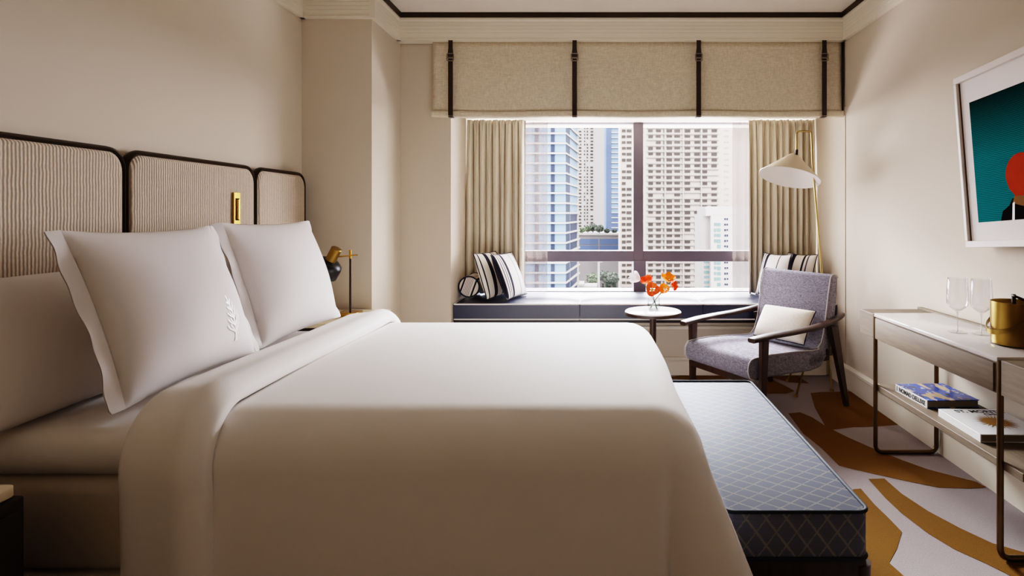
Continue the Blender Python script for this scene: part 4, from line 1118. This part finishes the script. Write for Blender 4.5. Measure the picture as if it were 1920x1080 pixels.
# roof garden building
Y0 = 330; T = thing('garden_podium', 'low grey building with a planted roof garden between the towers', 'building', (2, 345, ZG))
local(T, mesh_obj('wall', box((X(1080, Y0), Y0, ZG), (X(1168, Y0), Y0+40, Z(438, Y0))), cityGrey))
for ya, yb in ((448, 458), (460, 469)):
    for p0, p1 in ((1087, 1121), (1124, 1160)):
        local(T, mesh_obj('window', box((X(p0, Y0), Y0-.3, Z(yb, Y0)), (X(p1, Y0), Y0+.3, Z(ya, Y0))), cityBlueD))
local(T, mesh_obj('roof_parapet', box((X(1079, Y0), Y0-.8, Z(441, Y0)), (X(1168, Y0), Y0+1, Z(438, Y0))), cityRail))
def tree(label, px, py, Y, r, m, group, name='tree', zbase=None, seed=0, squash=.8):
    c = at(px, py, Y); rnd = random.Random(seed)
    zb_ = ZG if zbase is None else zbase
    t = thing(name, label, 'tree' if name == 'tree' else 'shrub', (c.x, c.y, zb_), group=group)
    bm = bmesh.new()
    for k in range(420):
        d = Vector((rnd.gauss(0, 1), rnd.gauss(0, 1), rnd.gauss(0, 1))).normalized()*r*rnd.uniform(.55, 1.0)
        d.z *= squash; p = c+d-Vector((c.x, c.y, zb_))
        q = Matrix.Rotation(rnd.uniform(0, 6), 3, 'X') @ Matrix.Rotation(rnd.uniform(0, 6), 3, 'Z')
        s = r*.17; vs = [bm.verts.new(p+q @ Vector(w)*s) for w in ((-1, -.5, 0), (1, -.6, .2), (.8, .6, 0), (-.7, .8, .2))]
        bm.faces.new(vs)
    add_lathe(bm, [(0, -r*.55*squash), (r*.5, -r*.3*squash), (r*.6, 0), (r*.45, r*.35*squash), (0, r*.55*squash)], 10, (0, 0, c.z-zb_))
    mesh_obj('foliage', bm, m, t)
    hgt = c.z-zb_
    if hgt > r*.5: mesh_obj('trunk', add_tube(bmesh.new(), [(0, 0, 0), (0, 0, hgt)], r*.09, 8), trunkM, t)
zr = Z(438, 330)
for i, (px, py, r, m, lb) in enumerate(((1091, 433, 1.9, leafLM, 'pale shrub at the left end of the roof garden'), (1102, 431, 2.1, leafLM, 'light green shrub second from the left in the roof garden'), (1112, 428, 2.8, leafM, 'tall dark shrub in the middle of the roof garden'), (1124, 430, 2.6, leafM, 'dark shrub just right of the tallest in the roof garden'), (1138, 434, 1.8, leafM, 'low dark shrub right of middle in the roof garden'), (1152, 435, 1.6, leafM, 'low dark shrub at the right end of the roof garden'))):
    tree(lb, px, py-1.5, 333+(i % 3)*6, r, m, 'roof garden shrubs', 'shrub', zr, i+20)
for i, (px, py, r, m, lb) in enumerate(((1111, 522, 3.0, leafLM, 'light green street tree at the left of the low trees'), (1134, 518, 3.2, leafM, 'dark round street tree in the middle'), (1147, 522, 3.6, leafM, 'wide dark street tree beside the cream tower'), (1142, 534, 3.6, leafM, 'dark low tree in front of the wide street tree'))):
    tree(lb, px, py, 266+i*7, r, m, 'street trees', 'tree', None, i+40)
Y0 = 246; T = thing('white_annex', 'small low white building in front of the street trees', 'building', (X(1100, Y0), Y0+6, ZG))
local(T, mesh_obj('wall', box((X(1078, Y0), Y0, ZG), (X(1120, Y0), Y0+10, Z(536, Y0))), cityWhite))
local(T, mesh_obj('roof', box((X(1077, Y0), Y0-.5, Z(536, Y0)), (X(1095, Y0), Y0+10, Z(532, Y0))), cityWhite))
Y0 = 250; T = thing('light_pole', 'tall white street light pole in front of the trees', 'pole', (X(1122.5, Y0), Y0, ZG))
mesh_obj('pole', add_tube(bmesh.new(), [(0, 0, 0), (0, 0, Z(492, Y0)-ZG)], .45, 8), cityWhite, T); mesh_obj('lamp_head', box((-.3, -.4, Z(492, Y0)-ZG), (1.6, .4, Z(490, Y0)-ZG), .1), cityWhite, T)
# cream apartment tower
Y0 = 290; T = thing('apartment_tower', 'broad cream apartment tower with balcony rows filling the right half of the window view', 'building', (40, 305, ZG))
local(T, mesh_obj('wall', box((X(1163, Y0), Y0, ZG), (X(1440, Y0), Y0+25, 100)), cityBeige))
spans = [(1166, 1173), (1175, 1184), (1215.5, 1224), (1230, 1239), (1243.5, 1244.4), (1250, 1260), (1264.5, 1275), (1284, 1294), (1302, 1312), (1317.5, 1326), (1334, 1344)]
facade_rows(T, Y0, spans, 232-11*4, 560, 10.95, 4.6, cityWin, cityRail, (1213, 1347), seed=5, depth=.35)
for p in (1246.8, 1280.5, 1314.5):
    local(T, mesh_obj('pilaster', box((X(p-.7, Y0), Y0-1.0, ZG), (X(p+.7, Y0), Y0+.3, 100)), cityWhite))
facade_rows(T, Y0, [(1359, 1361), (1363.5, 1365.5)], 232, 390, 10.95, 2.2, cityRail, seed=6, depth=.35)
# white building with teal windows
Y0 = 200; T = thing('stepped_building', 'white building with teal windows and penthouse block right of the cream tower', 'building', (48, 212, ZG))
local(T, mesh_obj('wall', box((X(1333, Y0), Y0, ZG), (X(1420, Y0), Y0+20, Z(404, Y0))), cityWhite))
local(T, mesh_obj('side_wing', box((X(1318, Y0+3), Y0+3, ZG), (X(1333, Y0), Y0+20, Z(405, Y0))), cityRail))
local(T, mesh_obj('penthouse', box((X(1324, Y0), Y0+1, Z(405, Y0)), (X(1420, Y0), Y0+18, Z(387, Y0))), cityWhite))
facade_rows(T, Y0, [(1339, 1343), (1345, 1351)], 418, 560, 10.2, 5.5, cityTeal, seed=8)
facade_rows(T, Y0, [(1358, 1361), (1362.5, 1365)], 409, 560, 10.2, 3.4, cityGlassD, seed=9)
facade_rows(T, Y0+3, [(1320, 1331)], 470, 560, 9.5, 3.4, cityTeal, seed=10)

# ------------------------------------------------------------------ light
w = bpy.data.worlds.new('World'); bpy.context.scene.world = w; w.use_nodes = True
bg = w.node_tree.nodes['Background']; bg.inputs[0].default_value = (.95, .92, 1.0, 1); bg.inputs[1].default_value = 13
def light(name, typ, loc, rot, energy, color=(1, 1, 1), **kw):
    l = bpy.data.lights.new(name, typ); l.energy = energy; l.color = color
    for k, v in kw.items(): setattr(l, k, v)
    o = bpy.data.objects.new(name, l); C.objects.link(o); o.location = loc; o.rotation_euler = rot
    return o
light('sun', 'SUN', (0, 0, 40), (math.radians(52), 0, math.radians(22)), 3.2, (1, .93, .84), angle=.01)
pt = light('window_portal', 'AREA', ((XJ+XR)/2, YW+.12, (.57+ZS)/2), (-PI/2, 0, 0), 1, shape='RECTANGLE', size=XR-XJ, size_y=ZS-.57)
pt.data.cycles.is_portal = True
d_ = Vector((-.3, 2.4, .8))-Vector((.3, 12, 4.9))
light('added_sky_fill', 'AREA', (.3, 12, 4.9), d_.to_track_quat('-Z', 'Y').to_euler(), 3600, (.93, .96, 1), shape='RECTANGLE', size=7, size_y=1.6)  # added area lamp outside, out of view; brightens the bed top and floor

light('added_warm_fill', 'AREA', (-.5, -.75, 1.7), (math.radians(82), 0, 0), 2.0, (1, .84, .58), shape='RECTANGLE', size=1.6, size_y=1.2)  # unseen fill added behind the camera to lift and warm the shadows

cam = bpy.data.cameras.new('camera'); cam.sensor_width = 36; cam.lens = F/1920*36; cam.shift_x = -(VX-960)/1920; cam.shift_y = -(540-VY)/1920
cam.clip_start = .02; cam.clip_end = 3000
co = bpy.data.objects.new('camera', cam); C.objects.link(co); co.location = (0, 0, H); co.rotation_euler = (PI/2, 0, 0)
sc = bpy.context.scene; sc.camera = co
sc.view_settings.view_transform = 'Filmic'; sc.view_settings.look = 'High Contrast'; sc.view_settings.exposure = .80
sc.cycles.max_bounces = 10; sc.cycles.diffuse_bounces = 6; sc.cycles.transparent_max_bounces = 16; sc.cycles.caustics_reflective = False; sc.cycles.caustics_refractive = False
